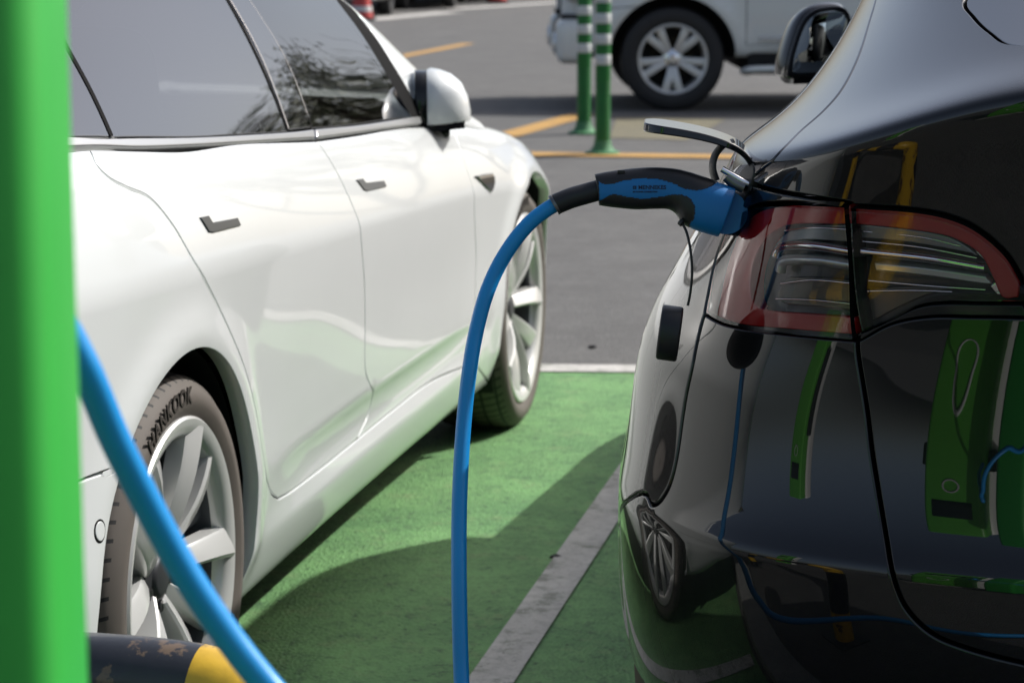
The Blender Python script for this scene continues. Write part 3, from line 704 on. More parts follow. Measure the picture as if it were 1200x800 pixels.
# ---- door mirror: a domed housing, its glass and a dark lower trim
def mirror_part(root, loc, rz, w, hgt, dep, paint, name='door_mirror', sgn=1, bez=.012, shear=0.0):
    """local: face of the mirror in the XZ plane looking to -Y; dome towards +Y"""
    t = empty(name, loc, rz, root)
    ol = np.array([(-.50, -.42), (-.52, -.15), (-.46, .25), (-.30, .44), (.0, .50), (.28, .46), (.46, .25), (.52, -.10), (.50, -.40), (.42, -.50), (0, -.5), (-.42, -.50)]); ol = catmull(ol, 6, True); ol[:, 0] += shear*ol[:, 1]; ol = ol*[w*sgn, hgt]
    V = []; n = len(ol); lev = [(0, 1.0), (.10, 1.03), (.3, .99), (.55, .90), (.78, .73), (.93, .48), (1.0, .2)]
    for d, k in lev: V += [(x*k, d*dep, -hgt*.47+(z+hgt*.47)*k+.05*hgt*d) for x, z in ol]
    F = [(i*n+j, i*n+(j+1) % n, (i+1)*n+(j+1) % n, (i+1)*n+j) for i in range(len(lev)-1) for j in range(n)] + [tuple((len(lev)-1)*n+j for j in range(n))]
    if sgn < 0: F = [f[::-1] for f in F]
    mb = MB(); mb.add(V, F); mb.build('mirror_housing', paint, t, sharp=80)
    mb = MB(); mb.prism([(x*.985, z*.985) for x, z in ol], -.004, bez, M=Matrix.Rotation(math.pi/2, 4, 'X'), bev=.004); mb.build('mirror_bezel', M['black_gloss'], t)
    mb = MB(); mb.prism([(x*.84, z*.84) for x, z in ol], bez-.001, bez+.0012, M=Matrix.Rotation(math.pi/2, 4, 'X'), bev=.001); mb.build('mirror_glass', M['mirror_glass'], t)
    mb = MB(); lowV = []
    for d, k in ((0, 1.01), (.3, 1.02), (.62, .9), (.85, .66)): lowV += [(x*k, d*dep, -hgt*.5*(1.0 if d < .5 else .93)+s_*1.15) for x in np.linspace(-w*.46, w*.46, 9) for s_ in (-.011, .010)]
    nn = 18; F = []
    for i in range(3):
        for j in range(8):
            a = i*nn+2*j; F += [(a, a+2, a+nn+2, a+nn), (a+1, a+nn+1, a+nn+3, a+3)]
        F += [(i*nn, i*nn+nn, i*nn+nn+1, i*nn+1), (i*nn+16, i*nn+17, i*nn+nn+17, i*nn+nn+16)]
    F += [(3*nn+2*j, 3*nn+2*j+2, 3*nn+2*j+3, 3*nn+2*j+1) for j in range(8)]+[(2*j, 2*j+1, 2*j+3, 2*j+2) for j in range(8)]
    mb.add(lowV, F); mb.build('mirror_lower_trim', M['black_gloss'], t, sharp=40)
    return t

# ================================================================== the black crossover
BYAW = R(13.0)
black = empty('black_crossover', (1.18, 3.63, 0), math.pi/2-BYAW)
tag(black, 'glossy black crossover seen from its rear corner, charging with its port flap open', 'car')
# rows: rear centre x, centre z, half width, side z, front x
BR = [(-.80, .22, .90, .20, 3.50), (-.88, .29, .94, .28, 3.62), (-.935, .40, .955, .40, 3.70), (-.955, .50, .958, .50, 3.72), (-.960, .565, .960, .56, 3.72), (-.962, .595, .960, .588, 3.715), (-.961, .605, .959, .598, 3.71), (-.946, .620, .958, .615, 3.70),
      (-.928, .66, .955, .655, 3.68), (-.912, .72, .951, .715, 3.65), (-.904, .78, .945, .77, 3.60), (-.900, .84, .931, .82, 2.95), (-.899, .90, .907, .87, 2.62), (-.912, .975, .880, .915, 2.5), (-.931, 1.047, .851, .965, 2.43), (-.953, 1.112, .826, 1.01, 2.38),
      (-.972, 1.159, .808, 1.042, 2.45), (-.982, 1.190, .798, 1.062, 2.40), (-.978, 1.205, .788, 1.076, 2.37), (-.945, 1.219, .770, 1.090, 2.34), (-.875, 1.239, .742, 1.118, 2.28), (-.765, 1.278, .711, 1.18, 2.20), (-.60, 1.335, .680, 1.265, 2.08), (-.40, 1.405, .665, 1.36, 1.95), (-.15, 1.495, .68, 1.46, 1.80),
      (.15, 1.565, .655, 1.54, 1.65), (.5, 1.605, .60, 1.595, 1.5), (.8, 1.622, .35, 1.62, 1.3)]
GX = [(0, 0), (.16, .003), (.32, .012), (.50, .032), (.66, .072), (.79, .138), (.885, .235), (.945, .34), (.985, .47), (.998, .64), (1.0, .86)]
GF = [(.985, .95), (.965, .66), (.93, .42), (.86, .24), (.70, .13), (.48, .06), (.24, .015), (0, 0)]
def black_net():
    net = []
    for k, (xr, zc, w, zs, xf) in enumerate(BR):
        up = float(sstep(k, 18, 22)); r = []
        for g_, off in GX:
            o = off*(1+.75*up)
            z = zc+(zs-zc)*float(sstep(g_, .36, 1.04))
            r.append((xr+o, w*g_, z))
        x0 = r[-1][0]; x1 = xf-.95
        x1 = max(x1, x0+.25)
        for t in (.25, .5, .75): r.append((x0+(x1-x0)*t, w*(1.0), zs))
        for g_, off in GF:
            sc = min(1.0, (xf-x0-.3)/1.0); r.append((max(xf-off*max(sc, .3), x0+.26), w*g_, zs+(zc-zs)*0.0))
        net.append(r)
    return np.array(net)
BRA, BRC = (0.0, .355), .382
def black_disp(P):
    X, z = P[..., 0], P[..., 2]; add = np.zeros_like(X); P = P.copy()
    for ax in (0.0, 2.89):
        r = np.hypot(X-ax, z-.355); add += .010*np.exp(-((r-.41)/.05)**2)*sstep(z, .22, .32)*(1-sstep(z, .78, .92))
    P[..., 1] += add*sstep(P[..., 1], .6, .8); return P
SB = Surf(black_net(), black, 7, 11, step=.006, sym=(1, 1, 0, 0), disp=black_disp).orient((1, 0, .7))
b = SB.px; bp_ = M['black_paint']
Bt = SB.LV-.001; Bcol = lambda j: SB.col(j)
H1 = b([(1026, 1), (1019, 25), (1010, 55), (1000, 80), (985, 107), (965, 130), (940, 152), (915, 177), (895, 196), (876, 213)])
H2 = b([(876, 213), (900, 222), (940, 230), (989, 238)])
LT = b([(993, 245), (1073, 251), (1118, 261), (1149, 277), (1178, 303), (1196, 332)])
LB = b([(1008, 390), (1042, 375), (1073, 360), (1105, 355), (1150, 355.5), (1196, 356)])
LS = b([(1006, 399), (1042, 380), (1087, 371), (1140, 371), (1197, 372)])
LL = b([(989, 238), (997, 320), (1003, 399)])
endu = b([(1197, 345)])[0]
H4 = b([(1004, 400), (1009, 440), (1018, 500), (1028, 570), (1040, 640), (1050, 688), (1064, 716), (1090, 741), (1125, 757), (1190, 775)])
GL = b([(1129, 1), (1139, 18), (1158, 36), (1190, 52)])
eu = .0005
gtop = SB.row(24.2)
h1top = [[H1[0][0]+(.16), gtop-.0]]
# continue the seams towards the roof and to the middle of the car
h1up = np.array([H1[0]+[.03, .07], H1[0]+[.07, .16], [H1[0][0]+.16, gtop]])
glup = np.array([GL[0]+[-.012, .08], GL[0]+[0, .18], [GL[0][0]+.04, gtop-.02]])
glm = np.array([[GL[-1][0]-.09, GL[-1][1]-.018], [eu, GL[-1][1]-.030]])
H4m = np.array([[H4[-1][0]-.08, H4[-1][1]-.006], [eu, H4[-1][1]-.008]])
lampend = np.array([LT[-1], LT[-1]+[-.02, -.012], LS[-1]+[-.022, .004], LS[-1]])
both(SB, chain(np.concatenate([h1up[::-1], H1]), H2, [H2[-1], LT[0]+[-.001, .006]], LT+[0, .004], [LT[-1], *lampend[1:]], LS[::-1], [LS[0], H4[0]], np.concatenate([H4, H4m]), [H4m[-1], glm[-1]], np.concatenate([glm[::-1], GL[::-1], glup]), [glup[-1], h1up[-1]]),
     'tailgate', bp_, black, gap=.0024, step=.011, estep=.008, depth=.018, rnd=.003)
tail_glass = both(SB, chain(np.concatenate([glm[::-1], GL[::-1], glup]), [glup[-1], [eu, gtop-.02], glm[-1]]), 'tailgate_glass', M['privacy_glass'], black, gap=.004, step=.02, depth=.006, off=-.003)
both(SB, chain(np.concatenate([glm[::-1], GL[::-1], glup]), [glup[-1], [eu, gtop-.02], glm[-1]]), 'tailgate_seal', M['rubber_seal'], black, gap=-.006, step=.03, depth=.004, off=-.012, rnd=0)
# lower strip under the inner lamp
# outer lamp outline
OL = b([(987, 244), (950, 242), (915, 240), (883, 242), (864, 251), (852, 267), (839, 302), (830, 343), (825.5, 368)])
OB = b([(825.5, 368), (852, 381), (915, 391), (998, 399)])
OR = b([(998, 399), (993, 320), (987, 244)])
BQ = b([(824, 373), (817, 400), (811, 430), (800, 487), (791, 545), (780, 577), (764, 591), (745, 579), (733, 567)])
def barc(c, r, a0, a1, n=36):
    m = (SB.P[..., 2] < .95) & (SB.P[..., 1] > .6)
    return SB.xz([(c[0]+r*math.cos(a), c[1]+r*math.sin(a)) for a in np.linspace(a0, a1, n)], m)
BAR = barc(BRA, BRC, R(-22), R(206)); BAF = barc((2.89, .355), BRC, R(-24), R(204))
i1 = np.argmin(np.linalg.norm(BAR-BQ[-1], axis=1)); BQ[-1] = BAR[i1]
low = .004
sx = SB.xz([(.45, .30), (2.43, .30)], SB.P[..., 1] > .6)
wb_z = SB.row(19.5)
dX = [(.62, .4), (.64, .7), (.45, .9), (.32, 1.02)]
RD = SB.xz([(.60, .33), (.62, .5), (.55, .7), (.30, .92), (.18, 1.02)], (SB.P[..., 1] > .6) & (SB.P[..., 2] < 1.05))
FD = SB.xz([(1.52, .30), (1.50, .6), (1.42, .9), (1.40, 1.02)], (SB.P[..., 1] > .6) & (SB.P[..., 2] < 1.05))
WD = SB.xz([(2.40, .30), (2.36, .6), (2.22, .85), (2.12, .96)], (SB.P[..., 1] > .6) & (SB.P[..., 2] < 1.05))
beltv = SB.row(17.0)
k_ = dict(gap=.0022, step=.014, estep=.01)
RDt = np.array([RD[-1][0], beltv])
qtop = np.array([[RDt[0], beltv], [RDt[0]-.12, SB.row(19.0)], [H1[0][0]+.32, SB.row(21.0)], [H1[0][0]+.22, SB.row(22.4)], [H1[0][0]+.16+.02, gtop]])
both(SB, chain(np.concatenate([h1up[::-1], H1]), H2, [H2[-1], OL[0]+[0, .004]], OL+[0, .003], [OL[-1], BQ[0]], BQ, BAR[:i1+1][::-1], [BAR[0], [RD[0][0], RD[0][1]]], np.concatenate([RD, [RDt]]), qtop, [qtop[-1], h1up[-1]]), 'quarter_panel', bp_, black, depth=.02, rnd=.003, **k_)
both(SB, chain(BQ, BAR[i1:], [BAR[-1], [BAR[-1][0], low]], [[BAR[-1][0], low], [eu, low]], [[eu, low], H4m[-1]], np.concatenate([H4m[::-1], H4[::-1]]), [H4[0], OB[-1]], OB[::-1]), 'rear_bumper', bp_, black, depth=.02, rnd=.003, gap=.0022, step=.011, estep=.008)
rk = SB.xz([(.60, .31), (1.52, .29), (2.40, .28)], (SB.P[..., 1] > .6))
both(SB, chain(np.concatenate([RD, [RDt]]), [RDt, [FD[-1][0], beltv]], np.concatenate([[[FD[-1][0], beltv]], FD[::-1]]), [FD[0], RD[0]]), 'rear_door', bp_, black, gap=.002, step=.03)
both(SB, chain(np.concatenate([FD, [[FD[-1][0], beltv]]]), [[FD[-1][0], beltv], [WD[-1][0], beltv-.03]], WD[::-1], [WD[0], FD[0]]), 'front_door', bp_, black, gap=.002, step=.03)
both(SB, chain([BAR[0], RD[0], FD[0], WD[0], BAF[-1]], [BAF[-1], [BAF[-1][0], low+.01], [BAR[0][0], low+.01], BAR[0]]), 'sill', M['black_plastic'], black, gap=.002, step=.03)
fv_ = SB.row(12.0); kf = np.argmin(np.linalg.norm(BAF-SB.xz([(3.2, .56)], (SB.P[..., 1] > .6))[0], axis=1)); fu = SB.col(15.5); fe = SB.LU-.0005
both(SB, chain(WD, [WD[-1], [fu, SB.row(13.5)]], [[fu, SB.row(13.5)], [fu, BAF[kf][1]], BAF[kf]], BAF[kf:]), 'front_wing', bp_, black, gap=.002, step=.03)
both(SB, chain(BAF[:kf+1], [BAF[kf], [fu, BAF[kf][1]], [fu, SB.row(12)], [fe, SB.row(12)], [fe, low], [BAF[0][0], low], BAF[0]]), 'front_bumper', bp_, black, gap=.002, step=.03)
both(SB, chain([[fu+.004, SB.row(12)+.003], [fe, SB.row(12)+.003], [fe, SB.row(17)], [SB.col(14.2), SB.row(17)], WD[-1]+[.01, 0], [fu, SB.row(13.5)]]), 'bonnet', bp_, black, gap=.002, step=.03)
# side windows, windscreen, roof
wt_ = SB.row(24.6)
both(SB, chain([RDt+[.01, .012], [FD[-1][0]+.0, beltv+.012], [FD[-1][0], wt_-.02], [RDt[0]+.28, wt_-.02], [RDt[0]+.05, SB.row(20.5)]]), 'rear_door_glass', M['privacy_glass'], black, gap=.006, step=.04, depth=.006)
both(SB, chain([RDt+[-.01, .015], [RDt[0]+.03, SB.row(20.6)], [RDt[0]+.25, wt_-.02], [H1[0][0]+.32, SB.row(22.4)], [RDt[0]-.10, SB.row(19.3)]]), 'quarter_glass', M['privacy_glass'], black, gap=.004, step=.04, depth=.006)
both(SB, chain([[FD[-1][0]+.02, beltv+.012], [SB.col(13.9), beltv+.012], [SB.col(14.4), wt_-.02], [FD[-1][0]+.02, wt_-.02]]), 'front_door_glass', M['tint_glass'], black, gap=.006, step=.04, depth=.006)
both(SB, chain([[SB.col(14.6), SB.row(17.3)], [fe, SB.row(17.3)], [fe, SB.row(24.2)], [SB.col(15.2), SB.row(24.2)]]), 'windscreen', M['tint_glass'], black, gap=.003, step=.04, depth=.006)
both(SB, chain([[eu, gtop], [h1up[-1][0], gtop], [qtop[-1][0]+.02, wt_], [SB.col(15.2), wt_], [fe, SB.row(24.2)], [fe, Bt], [eu, Bt]]), 'roof', M['black_gloss'], black, gap=.002, step=.03)
# dark inner body
both(SB, chain([[eu, .03], [BAR[-1][0]-.02, .03]], BAR[::-1]+np.array([0, .012]), [[BAR[0][0], .03], [BAF[-1][0], .03]], BAF[::-1]+np.array([0, .012]), [[BAF[0][0], .03], [fe, .03], [fe, SB.row(15)], [SB.col(14), beltv], [RDt[0], beltv], [H1[0][0]+.05, SB.row(20)], [eu, SB.row(19)]]), 'inner_shell', M['dark_liner'], black, off=-.055, gap=.004, depth=.004, step=.04, rnd=0)
for s in (-1, 1):
    for c in ((0, .355), (2.89, .355)): wheel_well(black, c, BRC+.006, s*.90, s*.52, s)
    wheel_sedan(black, (0, s*.825, .352), s); wheel_sedan(black, (2.89, s*.825, .352), s)
for o in list(children(black)):
    if o.name.startswith('wheel') and o.type == 'EMPTY':
        o.scale = (1.054, 1.05, 1.054)
        for q in children(o):
            if q.name.startswith(('rim', 'spokes')): q.data.materials[0] = (M['rim_grey'] if 'rim_grey' in M else M['rim_dark'])
m = MB(); m.box((1.35, 0, .30), (4.1, 1.2, .16), .04); m.box((1.4, 0, .25), (2.0, 1.72, .12), .03); m.build('underbody', M['dark_liner'], black)
m = MB(); m.box((1.2, 0, .66), (2.7, 1.5, .10), .03); m.box((2.15, 0, .95), (.5, 1.45, .2), .07); m.box((-.35, 0, .80), (.8, 1.1, .06), .02); m.build('cabin_floor', M['interior'], black)
for y in (-.38, .38):
    m = MB(); m.box((1.15, y, .80), (.52, .5, .2), .08, seg=3); m.box((0, 0, .36), (.16, .5, .66), .07, seg=3, M=Matrix.Translation((.92, y, .76)) @ Matrix.Rotation(R(-16), 4, 'Y')); m.build('front_seat', M['seat_fabric'], black)
m = MB(); m.box((.15, 0, .80), (.55, 1.3, .2), .08, seg=3); m.box((0, 0, .22), (.16, 1.1, .44), .07, seg=3, M=Matrix.Translation((.0, 0, .8)) @ Matrix.Rotation(R(-22), 4, 'Y')); m.build('rear_bench', M['seat_fabric'], black)

# ---- tail lamps: clear lens over a deep tray with a red band, chrome light bars
M['bar_clear'] = pm('frosted_light_guide', (.50, .52, .55), .18, .6)
M['lamp_low'] = pm('brown_grey_reflector', (.13, .125, .12), .2, .5)
def lamp(polylens, bands, name, bars=()):
    """lens and tray follow the body; inner pieces lie behind the lens"""
    for flip in (False, True):
        root = empty(name, (0, 0, 0), 0, black)
        panel(SB, polylens, 'lens', M['lens'], root, gap=.0026, step=.012, depth=.005, estep=.008, flip=flip, rnd=.0015)
        panel(SB, polylens, 'lamp_housing', M['lamp_dark'], root, gap=-.001, off=-.040, step=.015, depth=.002, estep=.01, flip=flip, rnd=0)
        e = panel(SB, polylens, 'lamp_rim', M['black_gloss'], root, gap=.0010, off=-.0055, step=.5, depth=.036, estep=.008, flip=flip, rnd=0)
        bm = bmesh.new(); bm.from_mesh(e.data); bm.faces.ensure_lookup_table()
        nb = len(bm.verts)
        fl = [f for f in bm.faces if len(f.verts) == 3]; bmesh.ops.delete(bm, geom=fl, context='FACES'); bm.to_mesh(e.data); bm.free()
        for nm, pts_, off, rad, mat in bars:
            q_, n_ = SB.ev(b(pts_)); c_ = catmull(q_+n_*off, 8)*([1, -1, 1] if flip else [1, 1, 1]); mbt = MB(); mbt.tube(c_, rad, 14); mbt.build(nm, M[mat], root)
        for nm, poly, mat, off, dep in bands:
            panel(SB, poly, nm, M[mat], root, gap=0, off=off, step=.012, depth=dep, estep=.008, flip=flip, rnd=.002)
outer = chain(OL, OB, OR)
def bx(*pts): return b(list(pts))
def tubeon(pts, off, r, name, mat, parent_list): pass
redO = chain(bx((988, 245), (945, 243), (915, 241.5), (884, 244), (866, 253), (854, 269), (841, 304), (832, 344), (828, 367)), bx((828, 367), (855, 377), (915, 385), (996, 393)), bx((996, 393), (995, 374)), bx((995, 374), (930, 368), (882, 361), (868, 345), (869, 310), (880, 284), (896, 270), (920, 264), (989, 267)), bx((989, 267), (988, 245)))
greyO = chain(bx((989, 269), (925, 268), (900, 276), (886, 294), (889, 300)), bx((889, 300), (902, 286), (930, 284), (990, 290)), bx((990, 290), (989, 269)))
lowO = chain(bx((994, 336), (940, 329), (902, 326)), bx((902, 326), (890, 345), (900, 356), (940, 362), (995, 369)), bx((995, 369), (994, 336)))
lin = lambda y0, y1, x0, x1, w: chain(bx((x0, y0), ((x0+x1)/2, (y0+y1)/2), (x1, y1)), bx((x1, y1), (x1, y1+w)), bx((x1, y1+w), ((x0+x1)/2, (y0+y1)/2+w), (x0, y0+w)), bx((x0, y0+w), (x0, y0)))
barO = chain(bx((991, 294), (940, 288), (905, 285), (893, 291), (892, 302)), bx((892, 302), (906, 297), (940, 300), (992, 307)), bx((992, 307), (991, 294)))
bar2O = chain(bx((993, 313), (940, 305), (906, 302), (896, 312), (902, 322)), bx((902, 322), (940, 324), (994, 330)), bx((994, 330), (993, 313)))
lamp(outer, [('red_band', redO, 'lamp_red', -.016, .022), ('reflector', greyO, 'lamp_grey', -.024, .012), ('reflector', lowO, 'lamp_low', -.030, .008)], 'outer_tail_lamp', [('light_bar', [(893, 300), (897, 292), (910, 289), (940, 291), (991, 300)], -.022, .0058, 'chrome'), ('light_bar', [(896, 318), (902, 306), (940, 308), (993, 317)], -.026, .0075, 'bar_clear'), ('trim_line', [(905, 271), (940, 270), (989, 274)], -.02, .0012, 'chrome'), ('trim_line', [(900, 333), (940, 331), (994, 337)], -.022, .0013, 'chrome'), ('trim_line', [(893, 350), (940, 354), (995, 361)], -.024, .0010, 'chrome'), ('trim_line', [(891, 281), (930, 276), (990, 281)], -.026, .0010, 'chrome')])
inner_poly = chain(LT, [LT[-1], LT[-1]+[-.016, -.010], LB[-1]+[-.016, .006], LB[-1]], LB[::-1], [LB[0], LT[0]])
redI = chain(bx((994, 247), (1071, 253), (1115, 263), (1146, 279), (1175, 305), (1192, 334)), bx((1192, 334), (1190, 353)), bx((1190, 353), (1172, 353), (1160, 330), (1146, 305), (1122, 289), (1090, 279), (995, 267)), bx((995, 267), (994, 247)))
greyI = chain(bx((996, 269), (1088, 281), (1120, 292), (1142, 307)), bx((1142, 307), (1060, 292), (998, 285)), bx((998, 285), (996, 269)))
barI = chain(bx((1001, 297), (1080, 305), (1140, 314), (1155, 318)), bx((1155, 318), (1156, 325), (1080, 313), (1003, 305)), bx((1003, 305), (1001, 297)))
ledI = chain(bx((1014, 314), (1080, 321), (1150, 331)), bx((1150, 331), (1152, 340), (1080, 330), (1016, 323)), bx((1016, 323), (1014, 314)))
cornI = chain(bx((1164, 335), (1180, 353)), bx((1180, 353), (1166, 353), (1155, 342)), bx((1155, 342), (1164, 335)))
lowI = chain(bx((1005, 345), (1060, 343), (1110, 346)), bx((1110, 346), (1080, 352), (1042, 366), (1010, 380)), bx((1010, 380), (1005, 345)))
lamp(inner_poly, [('red_band', redI, 'lamp_red', -.016, .022), ('reflector', greyI, 'lamp_grey', -.024, .012), ('led_strip', ledI, 'lamp_clear', -.024, .014), ('reflector', cornI, 'chrome', -.022, .01), ('reflector', lowI, 'lamp_low', -.03, .008)], 'inner_tail_lamp', [('light_bar', [(1001, 299), (1080, 308), (1150, 320)], -.020, .0052, 'chrome'), ('trim_line', [(999, 288), (1070, 296), (1140, 309)], -.022, .0011, 'chrome'), ('trim_line', [(1008, 334), (1080, 341), (1150, 346)], -.024, .0013, 'chrome'), ('trim_line', [(998, 277), (1070, 285), (1120, 296)], -.024, .0010, 'chrome'), ('trim_line', [(1006, 346), (1060, 346), (1110, 348)], -.024, .0012, 'chrome'), ('trim_line', [(1140, 300), (1162, 322), (1176, 352)], -.02, .0016, 'chrome')])
both(SB, chain(LB+[0, -.002], [LB[-1], LS[-1]+[-.012, .0]], LS[::-1], [LS[0], LB[0]]), 'lamp_lower_trim', M['black_gloss'], black, gap=.001, step=.012, depth=.02, off=-.002)

# ---- charge port and its open flap
pc = b([(866, 224)])[0]; Pp, Np = SB.ev(np.array([pc])); Pp, Np = Pp[0], Np[0]

port = empty('charge_port', (0, 0, 0), 0, black)
both_ = panel(SB, np.array([pc+.040*np.array([math.cos(t), 1.15*math.sin(t)]) for t in np.linspace(0, 2*np.pi, 36, endpoint=False)]), 'port_recess', M['black_plastic'], port, gap=0, off=.0015, depth=.01, step=.01)
BINV = black.matrix_basis.inverted()
black.matrix_basis = black.matrix_basis  # root pose is final
def to_car(P):
    a = black.rotation_euler[2]; Rm = np.array([[math.cos(a), -math.sin(a), 0], [math.sin(a), math.cos(a), 0], [0, 0, 1]]); return (np.asarray(P)-np.array(black.location)) @ Rm
def flap():
    top = catmull([(755, 141.5), (775, 143.5), (800, 147.5), (824, 152.5), (846, 159), (864, 167), (876, 177), (884, 190), (888, 201)], 6)
    t_ = np.gradient(top, axis=0); nrm = np.stack([-t_[:, 1], t_[:, 0]], 1); nrm /= np.linalg.norm(nrm, axis=1)[:, None]; nrm *= np.sign(nrm[:, 1:2])
    k = np.linspace(0, 1, len(top))[:, None]; thick = 10.5*(1-.45*k); bot = top+nrm*thick
    nz = 12; V = []; n = len(top)
    for j, z in enumerate(np.linspace(-1, 1, nz)):
        # the free end of the flap is rounded, the hinge end narrow
        for row in (top, bot):
            for i, q in enumerate(row):
                kk = i/(n-1); half = .052*math.sqrt(max(0, 1-max(0, (.16-kk)/.16)**2*.75))*(1-.45*max(0, kk-.55)/.45)
                P = at(q[0], q[1], 3.17)+z*half*pix_ray(q[0], q[1]-260); V.append(to_car(P))
    F = []; s2 = 2*n
    for j in range(nz-1):
        for i in range(n-1):
            a = j*s2+i; F += [(a, a+1, a+s2+1, a+s2), (a+n, a+n+s2, a+n+s2+1, a+n+1)]
        a = j*s2; F += [(a, a+s2, a+s2+n, a+n), (a+n-1, a+2*n-1, a+2*n-1+s2, a+n-1+s2)]
    for j in (0, nz-1):
        for i in range(n-1):
            a = j*s2+i; F.append((a, a+n, a+n+1, a+1) if j == 0 else (a, a+1, a+n+1, a+n))
    o = mk('port_flap', V, F, M['black_paint'], port, autosmooth=40)
    bm = bmesh.new(); bm.from_mesh(o.data); bmesh.ops.recalc_face_normals(bm, faces=bm.faces[:]); bm.to_mesh(o.data); bm.free()
    bv = o.modifiers.new('edge', 'BEVEL'); bv.width = .0018; bv.segments = 2; bv.limit_method = 'ANGLE'; bv.angle_limit = R(50)
flap()
def rod(pts, rad, name, mat, parent, dep=3.0, conv=to_car, seg=14, ry=None, n=8):
    q = catmull([at(*(tuple(p_) if len(p_) == 3 else (p_[0], p_[1], dep))) for p_ in pts], n); q = conv(q) if conv else q
    m = MB(); m.tube(q, rad, seg, ry=ry); return m.build(name, M[mat], parent)
rod([(860, 166), (848, 170), (838, 182), (835, 197), (839, 212)], .0042, 'hinge_arm', 'black_plastic', port, 3.160, ry=.012)
rod([(856, 171), (868, 176), (877, 184), (881, 193)], .0030, 'hinge_arm', 'black_plastic', port, 3.170, ry=.016)
rod([(846, 198), (858, 205), (870, 212), (881, 216)], .0045, 'hinge_bracket', 'chrome', port, 3.130, ry=.006)
rod([(852, 206), (861, 214), (872, 219)], .0085, 'hinge_bracket', 'handle_grey', port, 3.135, ry=.012)
rod([(883, 184), (889, 200), (887, 214), (872, 218)], .0062, 'hinge_plate', 'handle_grey', port, 3.150, ry=.003)
rod([(893, 196), (901, 210), (902, 219)], .0045, 'hinge_plate', 'black_plastic', port, 3.140, ry=.003)
rod([(882, 219), (883, 230), (881, 239)], .0085, 'hinge_plate', 'rim_dark', port, 3.125, ry=.004)
mp = mirror_part(black, (1.98, .955, 1.035), math.pi/2*0, .01, .01, .01, M['black_paint']) if False else None
# ---- door mirrors of both cars
mb_pos = to_car(at(961, 49, 5.35)); k = mirror_part(black, tuple(mb_pos), R(-90)+R(34), .140, .160, .12, M['black_paint'], shear=.28)
k2 = mirror_part(black, (mb_pos[0], -mb_pos[1], mb_pos[2]), R(-90)-R(34), .140, .160, .12, M['black_paint'], sgn=-1, shear=.28)
def arm(root, a, b_):
    m = MB(); m.tube(catmull([a, (np.array(a)+np.array(b_))/2+[0, 0, -.01], b_], 6), .022, 12, ry=.05); return m.build('mirror_arm', M['black_gloss'], root)
arm(black, (mb_pos[0]+.02, mb_pos[1]-.03, mb_pos[2]-.05), (mb_pos[0]+.04, .72, mb_pos[2]-.02)); arm(black, (mb_pos[0]+.02, -mb_pos[1]+.05, mb_pos[2]-.06), (mb_pos[0]+.06, -.74, mb_pos[2]-.02))
def to_white(P):
    a = white.rotation_euler[2]; Rm = np.array([[math.cos(a), -math.sin(a), 0], [math.sin(a), math.cos(a), 0], [0, 0, 1]]); return (np.asarray(P)-np.array(white.location)) @ Rm
wm = to_white(at(500, 113, 5.75))
# folded: the glass faces the side window, the dome faces outward
mirror_part(white, tuple(wm), R(-90)-R(76), .20, .128, .105, M['white_paint'], sgn=1, bez=.03)
mirror_part(white, (wm[0], -wm[1], wm[2]), R(-90)+R(76), .20, .128, .105, M['white_paint'], sgn=-1, bez=.03)
arm(white, (wm[0]+.02, wm[1]+.04, wm[2]-.07), (wm[0]+.06, -.86, wm[2]-.085)); arm(white, (wm[0]+.02, -wm[1]-.04, wm[2]-.07), (wm[0]+.06, .86, wm[2]-.085))

# ================================================================== the plug and its blue cable
PD = 3.14
cable = empty('charging_cable', tuple(at(701, 224, PD)))
tag(cable, 'blue charging cable with black and blue plug, pushed into the black car\'s open port', 'cable')
o_ = np.array(cable.location); loc_ = lambda P: np.asarray(P)-o_
tops = [(230, 340), (236, 337), (300, 325), (400, 312), (500, 306), (590, 311), (660, 325), (730, 347), (800, 372), (845, 388), (882, 402), (886, 405)]
bots = [(250, 480), (256, 482), (320, 491), (420, 500), (500, 498), (570, 499), (608, 520), (640, 565), (695, 596), (755, 616), (800, 628), (806, 629)]
hws = [.015, .0175, .0195, .0205, .021, .022, .0245, .028, .0305, .0315, .0315, .029]
TP, BT = catmull(tops, 12), catmull(bots, 12); HW = catmull([(h_, 0) for h_ in hws], 12)[:, 0]
pxz = lambda q: (640+q[0]/4, 120+q[1]/4)
blueA = catmull([(244, 372), (262, 384), (300, 388), (360, 372), (440, 362), (520, 365), (590, 385), (640, 408), (700, 418), (760, 402), (803, 374)], 8)
blueB = catmull([(668, 576), (688, 540), (688, 490), (655, 448), (600, 436), (540, 445), (450, 455), (380, 447), (310, 435), (272, 452), (248, 464)], 8)
bluepoly = np.concatenate([blueA, [(830, 340), (900, 380), (830, 660), (700, 640)], blueB])
ns = 128; th = np.linspace(0, 2*np.pi, ns, endpoint=False); nst = len(TP)
cs, sn = np.sign(np.cos(th))*np.abs(np.cos(th))**.82, np.sign(np.sin(th))*np.abs(np.sin(th))**.82
pic, PV = [], []
axd = np.array([0, _c, -_s])
for tpt, bpt, hw in zip(TP, BT, HW):
    for a, b2 in zip(cs, sn):
        q = (tpt+bpt)/2+(tpt-bpt)/2*a; X = pxz(q); pic.append(q); PV.append(at(X[0], X[1], PD)+axd*hw*b2)
pic = np.array(pic); PV = loc_(np.array(PV))
faces = [(i*ns+j, i*ns+(j+1) % ns, (i+1)*ns+(j+1) % ns, (i+1)*ns+j) for i in range(nst-1) for j in range(ns)]
fc = np.array([pic[list(f)].mean(0) for f in faces]); isb = inside(bluepoly, fc)
